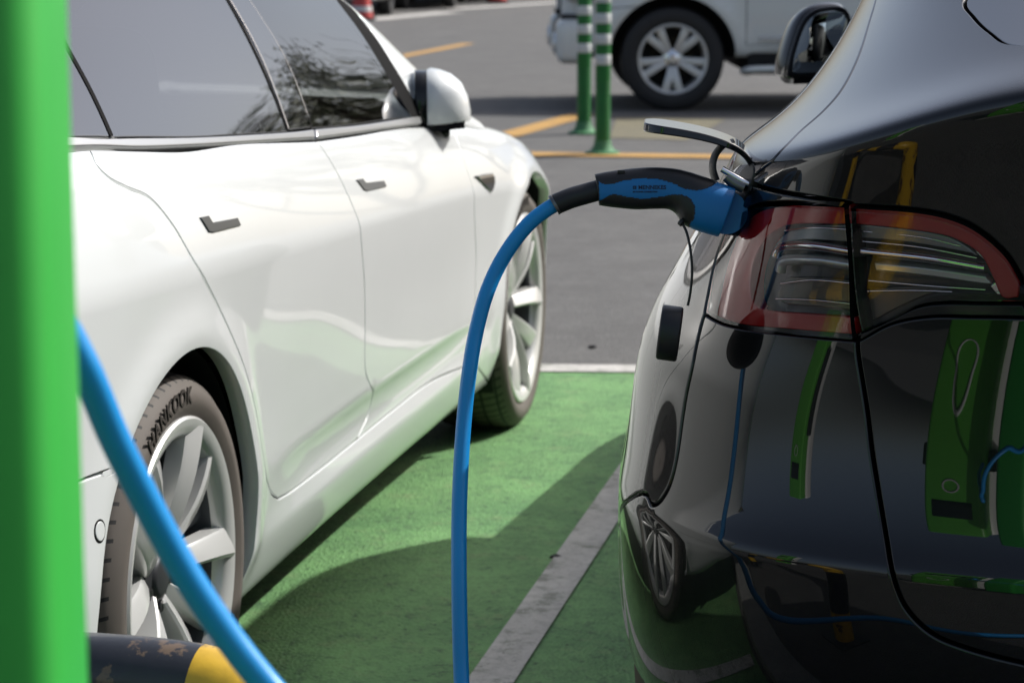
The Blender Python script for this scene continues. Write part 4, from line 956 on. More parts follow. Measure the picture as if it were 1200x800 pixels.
def sub(name, sel, mat, grow, caps=()):
    ff = [faces[i] for i in range(len(faces)) if sel[i]]+list(caps); used = sorted({v for f in ff for v in f}); mp_ = {v: i for i, v in enumerate(used)}
    o = mk(name, [PV[v] for v in used], [tuple(mp_[v] for v in f) for f in ff], M[mat], plug)
    bm = bmesh.new(); bm.from_mesh(o.data); bmesh.ops.recalc_face_normals(bm, faces=bm.faces[:]); c0 = sum((v.co for v in bm.verts), Vector())/len(bm.verts)
    if sum(f.normal.dot(f.calc_center_median()-c0)*f.calc_area() for f in bm.faces) < 0: bmesh.ops.reverse_faces(bm, faces=bm.faces[:])
    if grow:
        bm.normal_update()
        for v in bm.verts: v.co += v.normal*grow
        r_ = bmesh.ops.extrude_edge_only(bm, edges=[e for e in bm.edges if e.is_boundary])
        for v in r_['geom']:
            if isinstance(v, bmesh.types.BMVert): v.co -= Vector(v.normal)*0
    bm.to_mesh(o.data); bm.free(); o.data.polygons.foreach_set('use_smooth', [True]*len(o.data.polygons)); return o
plug = empty('plug', (0, 0, 0), 0, cable)
sub('plug_body', isb, 'plug_blue', 0, [tuple((nst-1)*ns+j for j in range(ns))]); sub('plug_grip', ~isb, 'plug_black', .0005, [tuple(range(ns-1, -1, -1))])
# barrel that enters the port
ctr = at(*pxz((842, 516)), PD); q2 = at(*pxz((848, 520)), PD+.14)
m = MB(); m.tube([loc_(ctr), loc_((ctr+q2)/2), loc_(q2)], .0285, 40); m.build('plug_collar', M['plug_blue'], plug)
m = MB(); m.tube([loc_(at(*pxz((850, 510)), PD+.06)), loc_(at(*pxz((870, 520)), PD+.16))], .024, 40); m.build('plug_nose', M['plug_black'], plug)
rod([(651, 239.5), (668, 232.5), (685, 227.5), (703, 222.5)], .0137, 'cable_sleeve', 'plug_black', plug, PD, loc_, 24)
rod([(648.5, 241), (651.5, 239.2)], .0140, 'sleeve_rim', 'handle_grey', plug, PD, loc_, 24, n=2)
cpts = [(655, 237.5, PD), (640, 246, PD), (620, 262, PD), (600, 286, PD), (582, 316, PD), (568, 350, PD-.005), (557, 393, PD-.01), (550, 435, PD-.02), (544, 490, PD-.03), (540, 550, PD-.045), (538, 610, PD-.06), (538, 680, PD-.08), (539, 740, PD-.09), (541, 800, PD-.10), (545, 880, PD-.13), (556, 980, PD-.22)]
world_pts = [at(*c) for c in cpts]+[np.array([-.05, 2.35, .18]), np.array([.10, 2.0, .035]), np.array([.5, 1.6, .028]), np.array([.95, 1.15, .028]), np.array([1.20, .85, .12]), np.array([1.26, .72, .5]), np.array([1.22, .66, .85])]
m = MB(); m.tube(loc_(catmull(world_pts, 10)), .0100, 20); m.build('cable_run', M['cable_blue'], cable)
# printing on the plug, both rows
def flat_text(body, size, origin, dirx, diry, mat, parent, name, ext=.0002, conv=None, bold=0.0, align='LEFT'):
    cu = bpy.data.curves.new(name, 'FONT'); cu.body = body; cu.size = size; cu.extrude = ext; cu.offset = bold; cu.align_x = align
    o = bpy.data.objects.new(name, cu); COL.objects.link(o); bpy.context.view_layer.update()
    me = bpy.data.meshes.new_from_object(o.evaluated_get(bpy.context.evaluated_depsgraph_get())); bpy.data.objects.remove(o)
    dx, dy = np.array(dirx, float), np.array(diry, float); dx /= np.linalg.norm(dx); dy /= np.linalg.norm(dy); dz = np.cross(dx, dy)
    for v in me.vertices:
        P = np.array(origin)+dx*v.co.x+dy*v.co.y+dz*v.co.z; v.co = conv(P) if conv else P
    me.materials.clear(); me.materials.append(mat); o = bpy.data.objects.new(name, me); COL.objects.link(o); o.parent = parent; return o
fd = PD
hx_ = np.array([(t[0]+b_[0])/2 for t, b_ in zip(tops, bots)])
def on_plug(P):
    q, d = project(P); return loc_(P-axd*(np.interp((q[0]-640)*4, hx_, hws)+.0002))
flat_text('MENNEKES', .0073, at(*pxz((428, 412)), fd), (1, 0, 0), (0, _s, _c), M['plug_ink'], plug, 'lettering', conv=on_plug, bold=.00016)
flat_text('MY POWER CONNECTION', .0026, at(*pxz((403, 427)), fd), (1, 0, 0), (0, _s, _c), M['plug_ink'], plug, 'lettering', conv=on_plug, bold=.0001)
m = MB(); c1 = at(*pxz((411, 404)), fd)
for (dx, dz, w_, h_) in ((0, .0017, .0042, .0009), (0, -.0017, .0042, .0009), (-.0017, 0, .0009, .0044), (.0017, 0, .0009, .0044), (.0004, .0002, .0016, .0012)):
    m.box(tuple(on_plug(c1+np.array([dx, dz*_s, dz*_c]))), (w_, .0006, h_))
m.build('emblem', M['plug_ink'], plug)
m = MB(); c1 = at(*pxz((352, 326)), PD-.015); m.box(tuple(loc_(c1)), (.010, .003, .0045), .001); m.build('press_mark', M['black_plastic'], plug)
# tethered dust cap
rod([(797, 259.5, PD-.012), (800, 262, PD-.014)], .0048, 'cord_eyelet', 'rim_dark', plug, PD, loc_, 14, n=3)
rod([(799, 261, PD-.012), (804.5, 272, PD-.015), (809, 292, PD-.02), (811, 318, PD-.022), (809, 342, PD-.02), (806, 358, PD-.018)], .0018, 'cap_cord', 'plug_black', cable, PD, loc_, 10)
ca, cb = at(797.5, 392, PD-.0222), at(772, 388.5, PD-.0200)
ax = (ca-cb)/np.linalg.norm(ca-cb); m = MB(); tt = np.array([0, .0006, .002, .004, .0245, .0265, .0278, .0282]); m.tube(loc_(np.array([cb+ax*t for t in tt])), np.array([.027, .0335, .0352, .0358, .0358, .0352, .0335, .027]), 48); m.build('dust_cap', M['plug_black'], cable)

# ================================================================== foreground: green column with its own cable, black and yellow hoop
gcx, gcy = -.290, 1.138
col_ = empty('green_post', (gcx, gcy, 0)); tag(col_, 'square green steel post with rounded corners, blurred and closest to the viewer', 'post')
m = MB(); m.box((0, 0, .98), (.15, .112, 1.88), .022, seg=6); m.build('post_body', M['column_green'], col_)
m = MB(); m.box((0, 0, .012), (.24, .2, .02), .004); m.build('base_plate', M['rim_dark'], col_)
fc_ = empty('charging_cable', tuple(at(100, 430, 1.45))); tag(fc_, 'bright blue cable sloping down close up from behind the green post past the white wheel', 'cable')
o2 = np.array(fc_.location)
fp = [np.array([-.54, 1.02, 1.02]), np.array([-.50, 1.12, 1.10])] + [at(*q) for q in ((10, 290, 1.42), (62, 362, 1.47), (100, 432, 1.49), (135, 515, 1.52), (178, 600, 1.55), (226, 685, 1.57), (282, 765, 1.58), (352, 850, 1.57), (440, 960, 1.50))] + [np.array([.05, 1.42, .35]), np.array([.12, 1.3, .08]), np.array([.05, 1.12, .035]), np.array([-.3, 1.0, .03]), np.array([-.55, .9, .03])]
m = MB(); m.tube(catmull(fp, 12)-o2, .0100, 24); m.build('cable_run', M['cable_blue'], fc_)

def worn_paint(name, colr, chip, edge=.60):
    m, t, b_ = nodes(name); L = t.links; tc = t.nodes.new('ShaderNodeTexCoord')
    nz = t.nodes.new('ShaderNodeTexNoise'); nz.inputs['Scale'].default_value = 16; nz.inputs['Detail'].default_value = 9; nz.inputs['Roughness'].default_value = .7; L.new(tc.outputs['Object'], nz.inputs['Vector'])
    mr = t.nodes.new('ShaderNodeMapRange'); mr.inputs[1].default_value = edge; mr.inputs[2].default_value = edge+.03; L.new(nz.outputs['Fac'], mr.inputs[0])
    n2 = t.nodes.new('ShaderNodeTexNoise'); n2.inputs['Scale'].default_value = 60; n2.inputs['Detail'].default_value = 6; L.new(tc.outputs['Object'], n2.inputs['Vector'])
    a = t.nodes.new('ShaderNodeMix'); a.data_type = 'RGBA'; a.inputs['A'].default_value = (*[c*.75 for c in colr], 1); a.inputs['B'].default_value = (*[c*1.2 for c in colr], 1); L.new(n2.outputs['Fac'], a.inputs['Factor'])
    x = t.nodes.new('ShaderNodeMix'); x.data_type = 'RGBA'; x.inputs['B'].default_value = (*chip, 1); L.new(a.outputs['Result'], x.inputs['A']); L.new(mr.outputs[0], x.inputs['Factor'])
    L.new(x.outputs['Result'], b_.inputs['Base Color']); b_.inputs['Roughness'].default_value = .42; b_.inputs['Coat Weight'].default_value = .3
    bp = t.nodes.new('ShaderNodeBump'); bp.inputs['Strength'].default_value = .25; bp.inputs['Distance'].default_value = .002; L.new(n2.outputs['Fac'], bp.inputs['Height']); L.new(bp.outputs[0], b_.inputs['Normal']); return m
M['hoop_yellow'] = worn_paint('worn_yellow_paint', (.60, .36, .02), (.09, .045, .025), .575)
M['hoop_black'] = worn_paint('worn_black_paint', (.014, .016, .022), (.12, .08, .05), .59)
def hoop(pts, rad, label, first_black, base, band=.24, group=None):
    root = empty('hoop_barrier', base); tag(root, label, 'barrier', group)
    P = catmull(pts, 14)-np.array(base); Ls = np.concatenate([[0], np.cumsum(np.linalg.norm(np.diff(P, axis=0), axis=1))])
    s_ = np.linspace(0, Ls[-1], int(Ls[-1]/.02)); Q = np.stack([np.interp(s_, Ls, P[:, i]) for i in range(3)], 1)
    m = MB(); seg = 28; m.tube(Q, rad, seg)
    for f in range((len(Q)-1)*seg):
        d = s_[f//seg]+1e-6; m.M[f] = int((d-first_black)//band) % 2
    m.build('hoop_tube', [M['hoop_yellow'], M['hoop_black']], root)
    for e in (Q[0], Q[-1]): q = MB(); q.box((e[0], e[1], .008), (.16, .16, .012), .003); q.build('foot_plate', M['rim_dark'], root)
    return root
hp = [np.array([-1.32, 2.62, 0.015]), np.array([-1.32, 2.62, .40])]+[np.array([-1.29, 2.61, .52]), np.array([-1.20, 2.60, .585])]+[at(*q) for q in ((-60, 783, 2.62), (60, 787, 2.60), (130, 791, 2.58), (185, 796, 2.57), (238, 804, 2.56), (284, 822, 2.55), (312, 856, 2.54), (322, 910, 2.53))]
e_ = hp[-1]; hp += [np.array([e_[0]+.004, e_[1]-.002, .25]), np.array([e_[0]+.005, e_[1]-.002, .015])]
PT = catmull(hp, 14); cumL = np.concatenate([[0], np.cumsum(np.linalg.norm(np.diff(PT, axis=0), axis=1))]); ip = np.argmin(np.abs(project(PT)[0][:, 0]-222)+ (PT[:, 2] < .3)*1e4)
hoop(hp, .0445, 'worn black and yellow hoop barrier standing close in front of the white rear wheel', cumL[ip]-.24*8.0-.0, (hp[0][0], hp[0][1], .004), .24)

# ================================================================== flexible green bollards
def bollard_proto(loc, label):
    r = empty('flexible_bollard', loc); tag(r, label, 'bollard', 'green bollards by the orange lane line')
    m = MB(); m.lathe([(.105, 0), (.105, .012), (.075, .022), (.056, .05), (.050, .085), (0, .085)], 40, Matrix.Rotation(math.pi/2, 4, 'X')); m.build('base', M['bollard_base'], r)
    prof = [(0.047, .07)]
    for k in range(22): z = .09+k*.016; prof += [(.0455, z), (.0475, z+.004), (.0475, z+.010), (.0455, z+.0135)]
    prof += [(.047, .45), (.0465, 1.06), (.044, 1.075), (.03, 1.085), (0, 1.087)]
    m = MB(); m.lathe(prof, 36, Matrix.Rotation(math.pi/2, 4, 'X')); m.build('post', M['bollard_green'], r)
    for k in range(4):
        z = .545+k*.125; m = MB(); m.lathe([(.0472, z), (.0482, z+.002), (.0482, z+.060), (.0472, z+.062)], 36, Matrix.Rotation(math.pi/2, 4, 'X')); m.build('reflective_band', M['bollard_white'], r)
    return r
M['bollard_base'] = pm('faded_green_base', (.06, .19, .08), .6, vary=.3, vscale=12)
b1 = on_ground(706, 181); b2 = on_ground(684, 157)
bp1 = bollard_proto((b1[0], b1[1], .004), 'green bollard with white bands, the nearer of the pair, on the orange line')
bp2 = copy_tree(bp1); bp2.location = (b2[0], b2[1], .002); bp2['label'] = 'green bollard with white bands, the farther one, close to the white off-roader'

# ================================================================== cars beyond: generic body with real arches, panes and wheels
def car_body(root, paint, wb, fo, ro_, half, belt, roof, sill, arc_r, wheel_r, side_win, roof_x, detail=False, step=.02):
    Lf, Lr = wb+fo, -ro_
    sts = [Lr, Lr+.02, Lr+.06, Lr+.16, Lr+.35, Lr+.7]+list(np.linspace(Lr+1.1, Lf-1.1, 9))+[Lf-.75, Lf-.42, Lf-.22, Lf-.10, Lf-.03, Lf]
    wt = [(Lr, half*.62), (Lr+.06, half*.84), (Lr+.2, half*.94), (Lr+.6, half*.985), (Lr+1.0, half), (Lf-1.1, half), (Lf-.6, half*.975), (Lf-.3, half*.90), (Lf-.1, half*.76), (Lf, half*.55)]
    zbt = [(Lr, belt*.96), (Lr+.5, belt), (wb-.6, belt), (wb, belt*.985), (Lf-.3, belt*.94), (Lf, belt*.86)]
    rows = [(sill, -.12), (sill+.02, -.06), (sill+.06, -.03), (sill+.16, -.012), (sill+.32, -.002), ((sill+belt)/2, 0), (belt-.22, -.002), (belt-.10, -.012), (belt-.03, -.035)]
    net = []
    for j in range(len(rows)+4):
        r = []
        for X in sts:
            w = float(interp(X, wt)); zb = float(interp(X, zbt))
            if j < len(rows): z, dy = rows[j]; z = sill+(z-sill)*(zb-sill)/(belt-sill); y = w+dy
            else: z, y = [(zb+.0, w-.08), (zb+.03, w-.16), (zb+.07, w*.5), (zb+.09, 0)][j-len(rows)]
            r.append((X, y, z))
        net.append(r)
    def disp(P):
        add = np.zeros_like(P[..., 0])
        for ax in (0, wb):
            rr = np.hypot(P[..., 0]-ax, P[..., 2]-wheel_r); add += .018*np.exp(-((rr-arc_r-.03)/.07)**2)
        P = P.copy(); P[..., 1] += add*(P[..., 1] > half*.6); return P
    S = Surf(np.array(net), root, 5, 10, step=.014, sym=(0, 0, 0, 1), disp=disp).orient((wb/2, 0, .6))
    def ar(cx, rad, a0=-30, a1=210):
        zz = wheel_r+rad*np.sin(np.radians(np.linspace(a0, a1, 40))); xx = cx+rad*np.cos(np.radians(np.linspace(a0, a1, 40))); keep = zz > sill+.004
        return S.xz(np.stack([xx, zz], 1)[keep], (S.P[..., 2] < belt) & (S.P[..., 1] > half*.5))
    A0, A1 = ar(0, arc_r), ar(wb, arc_r); v0 = .004; vb = S.row(len(rows)+.2); E = .012
    def vx(X, z): return S.xz([(X, z)], (S.P[..., 2] < belt+.02) & (S.P[..., 1] > half*.4))[0]
    d = [[vx(x, sill+.10), vx(x, belt-.06)] for x in side_win[1:4]]
    lowz = sill+.10
    fb = A1[0][0]-.0; kf = int(len(A1)*.30); kr = int(len(A0)*.72)
    k_ = dict(gap=.004, step=.05, estep=.03, depth=.03)
    bu = vx(wb+arc_r+.05, .62)[0]
    P_ = lambda q: np.array(q, float)
    def col_top(q): return P_([q[0], vb])
    both(S, chain([d[0][0], d[0][1]], [d[0][1], col_top(d[0][1])], [col_top(d[0][1]), [E, vb]], [[E, vb], [E, A0[kr][1]]], [[E, A0[kr][1]], A0[kr]], A0[:kr+1][::-1], [A0[0], P_([d[0][0][0], A0[0][1]])], [P_([d[0][0][0], A0[0][1]]), d[0][0]]), 'rear_wing', paint, root, **k_)
    for i, nm in ((0, 'rear_door'), (1, 'front_door')):
        both(S, chain([d[i][0], d[i][1]], [d[i][1], col_top(d[i][1])], [col_top(d[i][1]), col_top(d[i+1][1])], [col_top(d[i+1][1]), d[i+1][1]], [d[i+1][1], d[i+1][0]], [d[i+1][0], d[i][0]]), nm, paint, root, **k_)
    both(S, chain([d[2][0], d[2][1]], [d[2][1], col_top(d[2][1])], [col_top(d[2][1]), [S.LU-.3, vb]], [[S.LU-.3, vb], [bu, A1[kf][1]]], [[bu, A1[kf][1]], A1[kf]], A1[kf:], [A1[-1], P_([d[2][0][0], A1[-1][1]])], [P_([d[2][0][0], A1[-1][1]]), d[2][0]]), 'front_wing', paint, root, **k_)
    both(S, chain([A0[0]+[.0, 0], P_([A0[0][0], v0])], [P_([A0[0][0], v0]), P_([A1[-1][0], v0])], [P_([A1[-1][0], v0]), A1[-1]], [A1[-1], d[2][0]], [d[2][0], d[1][0], d[0][0], A0[0]]), 'sill', paint, root, **k_)
    both(S, chain(A1[:kf+1], [A1[kf], [bu, A1[kf][1]]], [[bu, A1[kf][1]], [S.LU-.3, vb]], [[S.LU-.3, vb], [S.LU-.01, vb]], [[S.LU-.01, vb], [S.LU-.01, v0]], [[S.LU-.01, v0], [A1[0][0], v0]], [[A1[0][0], v0], A1[0]]), 'front_bumper', paint, root, **k_)
    both(S, chain(A0[kr:], [A0[-1], [A0[-1][0], v0]], [[A0[-1][0], v0], [E, v0]], [[E, v0], [E, A0[kr][1]]], [[E, A0[kr][1]], A0[kr]]), 'rear_bumper', paint, root, **k_)
    both(S, chain([[S.col(9), vb], [S.LU-.01, vb], [S.LU-.01, S.LV-.002], [S.col(9), S.LV-.002]]), 'bonnet', paint, root, **k_)
    both(S, chain([[E, vb], [S.col(9)-.01, vb], [S.col(9)-.01, S.LV-.002], [E, S.LV-.002]]), 'waist_deck', M['rubber_seal'], root, off=-.01, **k_)
    # greenhouse
    x0, x1, x2, x3 = roof_x; gm = MB(); hb, hr = half-.06, half-.27
    gl = MB(); V = [(x0, hb, belt), (x3, hb, belt), (x2, hr, roof), (x1, hr, roof), (x0, -hb, belt), (x3, -hb, belt), (x2, -hr, roof), (x1, -hr, roof)]
    gl.add(V, [(0, 1, 2, 3), (5, 4, 7, 6), (1, 5, 6, 2), (4, 0, 3, 7)]); gl.build('window_band', M['privacy_glass'], root, smooth=False)
    rf = MB(); rf.box(((x1+x2)/2, 0, roof+.01), (x2-x1+.12, 2*hr+.06, .07), .03); rf.build('roof', paint, root)
    for s in (-1, 1):
        for (a, b_) in (((x0, hb, belt), (x1, hr, roof)), ((x3, hb, belt), (x2, hr, roof)), ((side_win[2], hb+.004, belt), (side_win[2]-.04, hr+.006, roof))):
            pl = MB(); pl.tube([(a[0], s*a[1], a[2]-.04), (b_[0], s*b_[1], b_[2]+.01)], .035, 10); pl.build('pillar', paint, root)
    for s in (-1, 1):
        for cx in (0, wb): wheel_well(root, (cx, wheel_r), arc_r+.01, s*(half-.06), s*(half-.45), s, 4, 176)
    u = MB(); u.box((wb/2, 0, sill+.08), (wb+fo+ro_-.5, half*1.1, .2), .05); u.box((wb/2, 0, sill+.3), (wb-2*arc_r-.05, half*1.86, .3), .04); u.build('underbody', M['dark_liner'], root)
    return S
M['brake_dark'] = pm('rusty_brake_steel', (.05, .042, .03), .5, .6)
def simple_wheel(root, loc, side, ro, ri, wd, rimm, spokes=5, split=True, tyre='tyre_dark'):
    w = empty('wheel', loc, 0, root); fl = Matrix.Diagonal((1, side, 1, 1)); h = wd/2
    t = MB(); t.lathe(tyre_prof(ro, ri, wd), 72, fl); t.build('tyre', M[tyre], w, sharp=60)
    m = MB(); m.lathe([(ri+.006, h*.84), (ri+.004, h*.93), (ri-.004, h*.94), (ri-.014, h*.90), (ri-.022, h*.72), (ri-.03, 0), (ri-.03, -h*.8)], 72, fl); m.build('rim', rimm, w)
    m = MB()
    for k in range(spokes):
        a = 2*math.pi*k/spokes+math.pi/2+math.pi/spokes
        if split:
            for s in (-1, 1): polar_spoke(m, a+s*.16, a+s*.215, .055, ri-.012, .024, .030, h*.62, h*.82, .035, bow=.012, n=7)
        else: polar_spoke(m, a, a, .05, ri-.012, .03, .035, h*.6, h*.8, .03, n=5)
    if side < 0: m.xf(fl)
    m.build('spokes', rimm, w)
    m = MB(); m.lathe([(0, h*.78), (.030, h*.78), (.036, h*.75), (.040, h*.66), (.075, h*.60), (.082, h*.4)], 32, fl); m.build('hub_cap', M['chrome'], w)
    m = MB(); m.lathe([(.0, -.03), (ri-.035, -.03)], 40, fl); m.lathe([(.06, -.03), (ri-.095, -.03), (ri-.095, -.045)], 40, fl, m=1); m.build('brake_disc', [M['dark_liner'], M['brake_dark']], w)
    return w
# ---- the white off-roader
ow = on_ground(785, 130)
suv = empty('white_off_roader', (ow[0]+2.85, ow[1]+.97, 0), math.pi+R(1.0)); tag(suv, 'tall white off-roader with twin-spoke wheels and a chrome door strip, side on in the shade', 'car')
S5 = car_body(suv, M['suv_paint'], 2.85, .84, 1.06, .985, 1.12, 1.88, .40, .475, .392, (-.9, .36, 1.42, 2.30), (-1.0, -.72, 1.55, 2.28), True)
for cx in (0, 2.85):
    for s in (-1, 1): simple_wheel(suv, (cx, s*.82, .392), s, .392, .262, .285, M['rim'])
for s in (-1, 1):
    m = MB(); m.tube(catmull([(2.28, s*.93, .30), (2.22, s*1.02, .315), (1.9, s*1.045, .32), (.6, s*1.045, .32), (.45, s*1.0, .31), (.40, s*.93, .30)], 8), .032, 14, ry=.075); m.build('side_step', M['suv_paint'], suv)
    m = MB(); m.tube(catmull([(2.25, s*.99, .33), (1.9, s*1.05, .358), (.7, s*1.05, .358), (.5, s*1.0, .34)], 6), .008, 8, ry=.045); m.build('step_tread', M['black_plastic'], suv)
    q = S5.xz([(2.20, .565), (1.52, .565), (1.52, .525), (2.20, .525)], (S5.P[..., 2] < 1) & (S5.P[..., 1] > .5))
    panel(S5, q, 'door_strip', M['lamp_clear'], suv, gap=0, off=.014, depth=.02, step=.05, rnd=.006, flip=s < 0)
    q = S5.xz([(1.34, .565), (.52, .565), (.52, .525), (1.34, .525)], (S5.P[..., 2] < 1) & (S5.P[..., 1] > .5))
    panel(S5, q, 'door_strip', M['lamp_clear'], suv, gap=0, off=.014, depth=.02, step=.05, rnd=.006, flip=s < 0)
    # bumper corner with its fog lamp and lower skirt
    m = MB(); m.box((3.62, s*.70, .52), (.22, .34, .34), .07, seg=4); m.build('bumper_corner', M['suv_paint'], suv)
    m = MB(); m.lathe([(0, .02), (.07, .015), (.085, 0), (.09, -.04)], 28, Matrix.Translation((3.735, s*.70, .50)) @ Matrix.Rotation(-math.pi/2, 4, 'Z')); m.build('fog_lamp', M['lamp_clear'], suv)
    m = MB(); m.box((3.60, s*.66, .70), (.18, .30, .045), .01); m.build('bumper_slot', M['black_plastic'], suv)
    m = MB(); m.box((3.56, s*.72, .92), (.22, .42, .20), .06, seg=4); m.build('headlight', M['lamp_clear'], suv)
    mirror_part(suv, (2.0, s*1.08, 1.24), R(-90), .22, .22, .12, M['suv_paint'], sgn=s)
m = MB(); m.box((1.42, 0, .36), (1.72, 1.90, .17), .03); m.build('lower_frame', M['dark_liner'], suv)
m = MB(); m.box((3.66, 0, .50), (.10, 1.1, .30), .04); m.build('front_grille', M['black_plastic'], suv)

# ---- three cars in the far row, only their lowest parts reach into view
def far_car(px, depth_px, rz, paint, label, dx=0):
    g_ = on_ground(px, depth_px); r = empty('far_parked_car', (g_[0], g_[1], 0), rz); tag(r, label, 'car', 'cars parked in the far row')
    car_body(r, paint, 2.7, .85, .95, .90, .95, 1.45, .22, .36, .32, (-.8, .30, 1.20, 2.05), (-.75, -.25, 1.05, 2.1), step=.03)
    for cx in (0, 2.7):
        for s in (-1, 1): simple_wheel(r, (cx, s*.76, .32), s, .32, .21, .21, M['rim_dark'], 5, False)
    m = MB(); m.box((3.46, 0, .33), (.16, 1.4, .16), .05, seg=3); m.build('bumper_lip', M['lamp_clear'], r); return r
M['dark_car'] = pm('charcoal_car_paint', (.03, .033, .036), .3, 0, 1.0, .03)
M['silver_car'] = pm('silver_car_paint', (.45, .46, .47), .3, .4, 1.0, .03)
r = far_car(430, 19, R(-93), M['dark_car'], 'dark car in the far row beside the red post, only its tyre and sill showing'); r.location.x -= .35; r.location.y += 3.2
r = far_car(483, 11, R(-93), M['silver_car'], 'silver car in the far row, second from the red post, with a pale bumper lip'); r.location.y += 3.5
r = far_car(516, 4, R(-93), M['dark_car'], 'dark car at the far row\'s end, beyond the silver one, barely in view'); r.location.x += .3; r.location.y += 3.8
def cone_post(px, py, label, h_=.95):
    g_ = on_ground(px, py); r = empty('red_marker_post', (g_[0], g_[1], .003)); tag(r, label, 'marker post', 'red marker posts along the far row')
    T = Matrix.Rotation(math.pi/2, 4, 'X')
    m = MB(); m.box((0, 0, .02), (.40, .40, .04), .012); m.build('base', M['black_plastic'], r)
    m = MB(); m.lathe([(.17, .04), (.145, .20), (.125, .22+.10), (.06, h_), (0, h_+.01)], 28, T); m.build('cone', M['red_plastic'], r)
    m = MB(); m.lathe([(.1535, .13), (.1575, .13), (.1460, .21), (.1420, .21)], 28, T); m.build('white_band', M['bollard_white'], r); return r
cone_post(424, 24, 'red and white marker post beside the white saloon\'s windscreen pillar'); cone_post(583, 4, 'red marker post farther along, alone at the top of the view')

# ================================================================== behind the viewpoint, seen in the black car's paint
def charger(loc, label, rz=0):
    r = empty('charging_station', loc, rz); tag(r, label, 'charger', 'green charging stations in a row')
    m = MB(); m.box((0, .06, .98), (.40, .16, 1.80), .03, seg=4); m.build('front_shell', M['charger_green'], r)
    m = MB(); m.box((0, -.085, .98), (.46, .16, 1.84), .05, seg=4); m.build('back_shell', M['charger_white'], r)
    m = MB(); m.box((0, .1425, 1.46), (.27, .008, .20), .003); m.build('screen', M['screen'], r)
    m = MB(); m.lathe([(.060, 0), (.060, .006), (.048, .006), (.048, 0)], 40, Matrix.Translation((0, .1405, 1.22)), closed=True); m.build('ring_emblem', M['bollard_white'], r)
    m = MB(); V = [(.07*math.cos(t), 0, .17*math.sin(t)) for t in np.linspace(0, 2*np.pi, 40)]; m.tube([Vector(v)+Vector((0, .142, .62)) for v in V], .008, 8, caps=False); m.build('oval_emblem', M['bollard_white'], r)
    m = MB(); m.box((0, 0, .04), (.52, .40, .08), .015); m.build('plinth', M['concrete'], r)
    for s in (-1, 1): m = MB(); m.box((s*.225, .02, 1.0), (.05, .10, .16), .015); m.build('plug_holster', M['black_plastic'], r)
    return r
cg = charger((1.45, .52, .012), 'green and white charging station standing behind the black crossover', R(12))
for k, (x, y) in enumerate(((-.77, .93), (-3.35, 1.3), (3.85, .45))):
    c2 = copy_tree(cg); c2.location = (x, y, .012); c2.rotation_euler.z = R(-16); c2['label'] = ('green and white charging station mirrored in the black tailgate', 'farther green and white charging station, end of the row', 'green and white charging station on the far side of the black car')[k]
for x0, lb in ((.70, 'black and yellow hoop barrier mirrored low in the black bumper'),):
    y0 = 1.62; hoop([(x0, y0, .015), (x0, y0, .3), (x0, y0, .46), (x0+.04, y0, .56), (x0+.14, y0, .60), (x0+.36, y0, .60), (x0+.62, y0, .60), (x0+.72, y0, .56), (x0+.76, y0, .46), (x0+.76, y0, .3), (x0+.76, y0, .015)], .0445, lb, -.12, (x0, y0, .012), .24)

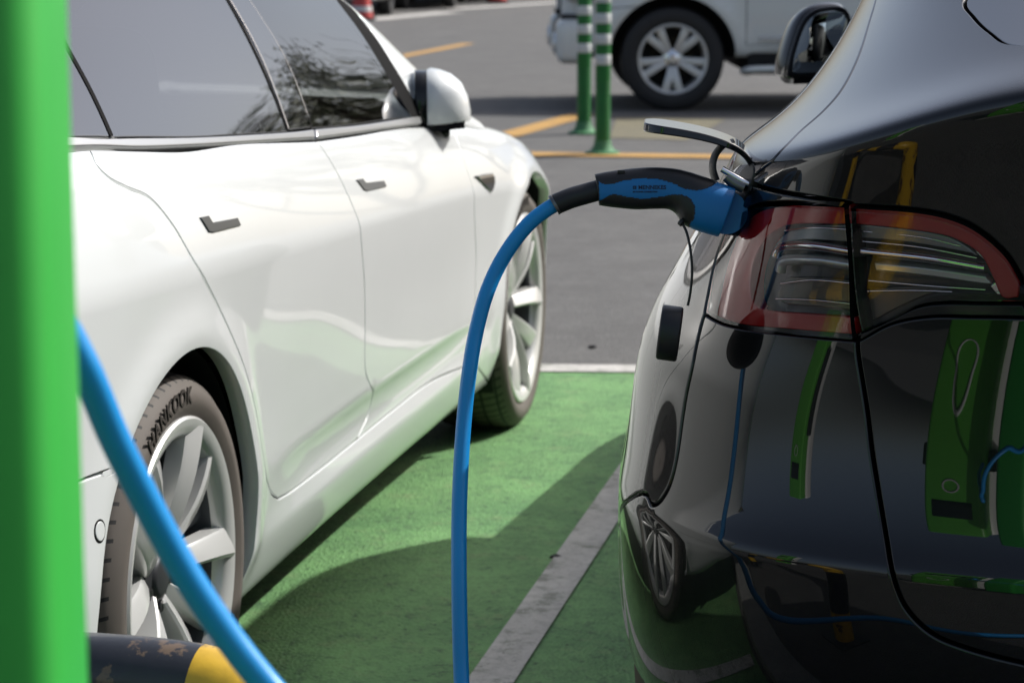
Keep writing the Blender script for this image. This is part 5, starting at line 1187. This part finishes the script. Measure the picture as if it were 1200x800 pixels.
# trees beyond the car park, mirrored in the saloon's front window
M['bark'] = pm('grey_bark', (.10, .08, .06), .9, vary=.3, vscale=8)
M['leaf'] = pm('olive_leaf', (.075, .085, .03), .7, vary=.5, vscale=3)
def tree(loc, hgt, seed, label):
    rg = random.Random(seed); r = empty('tree', loc); tag(r, label, 'tree', 'thinly leaved trees at the car park edge')
    tm = MB(); lm = MB()
    def branch(p, d, L, rad, lev):
        pts = [p]; dd = d.copy()
        for k in range(4):
            dd = (dd+Vector((rg.uniform(-.18, .18), rg.uniform(-.18, .18), rg.uniform(-.02, .16)))).normalized(); pts.append(pts[-1]+dd*L/4)
        tm.tube([tuple(q) for q in pts], np.linspace(rad, rad*.55, 5), 7 if lev < 2 else 4, caps=False)
        if lev >= 4 or rad < .006:
            return
        for k in range(4 if lev == 0 else 3):
            t = rg.uniform(.45, 1.0); q = pts[min(4, int(t*4)+0)]; ax = Vector((rg.uniform(-1, 1), rg.uniform(-1, 1), rg.uniform(.0, .5))).normalized()
            branch(q, (dd*.65+ax*.75).normalized(), L*rg.uniform(.55, .8), rad*.52, lev+1)
        if lev >= 2:
            for k in range(60):
                c = Vector(pts[rg.randint(1, 4)])+Vector((rg.gauss(0, .22), rg.gauss(0, .22), rg.gauss(0, .2))); a = Vector((rg.uniform(-1, 1), rg.uniform(-1, 1), rg.uniform(-1, 1))).normalized(); b_ = a.orthogonal().normalized()
                s_ = rg.uniform(.05, .11); lm.add([c+a*s_, c+b_*s_*.5, c-a*s_, c-b_*s_*.5], [(0, 1, 2, 3)])
    branch(Vector((0, 0, 0)), Vector((0, 0, 1)), hgt*.36, .13, 0)
    tm.build('trunk', M['bark'], r, sharp=None) if False else mk('trunk', tm.V, tm.F, M['bark'], r)
    mk('crown', lm.V, lm.F, M['leaf'], r, smooth=False); return r
tree((9.8, 29.0, 0), 11.0, 3, 'tall loose tree mirrored in the middle of the saloon\'s front window')
tree((11.9, 30.5, 0), 10.0, 11, 'tree mirrored nearest the saloon\'s door mirror')
tree((9.6, 34.0, 0), 10.5, 23, 'smaller tree mirrored beside the saloon\'s door pillar')

# a few bits of grit on the asphalt
def pebble(px, py, size, seed, label):
    g_ = on_ground(px, py); r_ = np.random.default_rng(seed); bm = bmesh.new(); bmesh.ops.create_icosphere(bm, subdivisions=2, radius=size)
    for v in bm.verts: v.co = Vector((v.co.x*1.3, v.co.y, v.co.z*.6))*float(1+r_.normal(0, .10)); v.co.z += size*.45
    me = bpy.data.meshes.new('pebble'); bm.to_mesh(me); bm.free(); me.materials.append(M['tyre_dark']); o = bpy.data.objects.new('pebble', me); COL.objects.link(o); o.location = (g_[0], g_[1], .001); tag(o, label, 'pebble')
pebble(694, 408, .011, 1, 'small dark pebble lying on the asphalt above the pale bay end line'); pebble(651, 655, .010, 2, 'dark pebble lying on the pale bay line between the two cars')
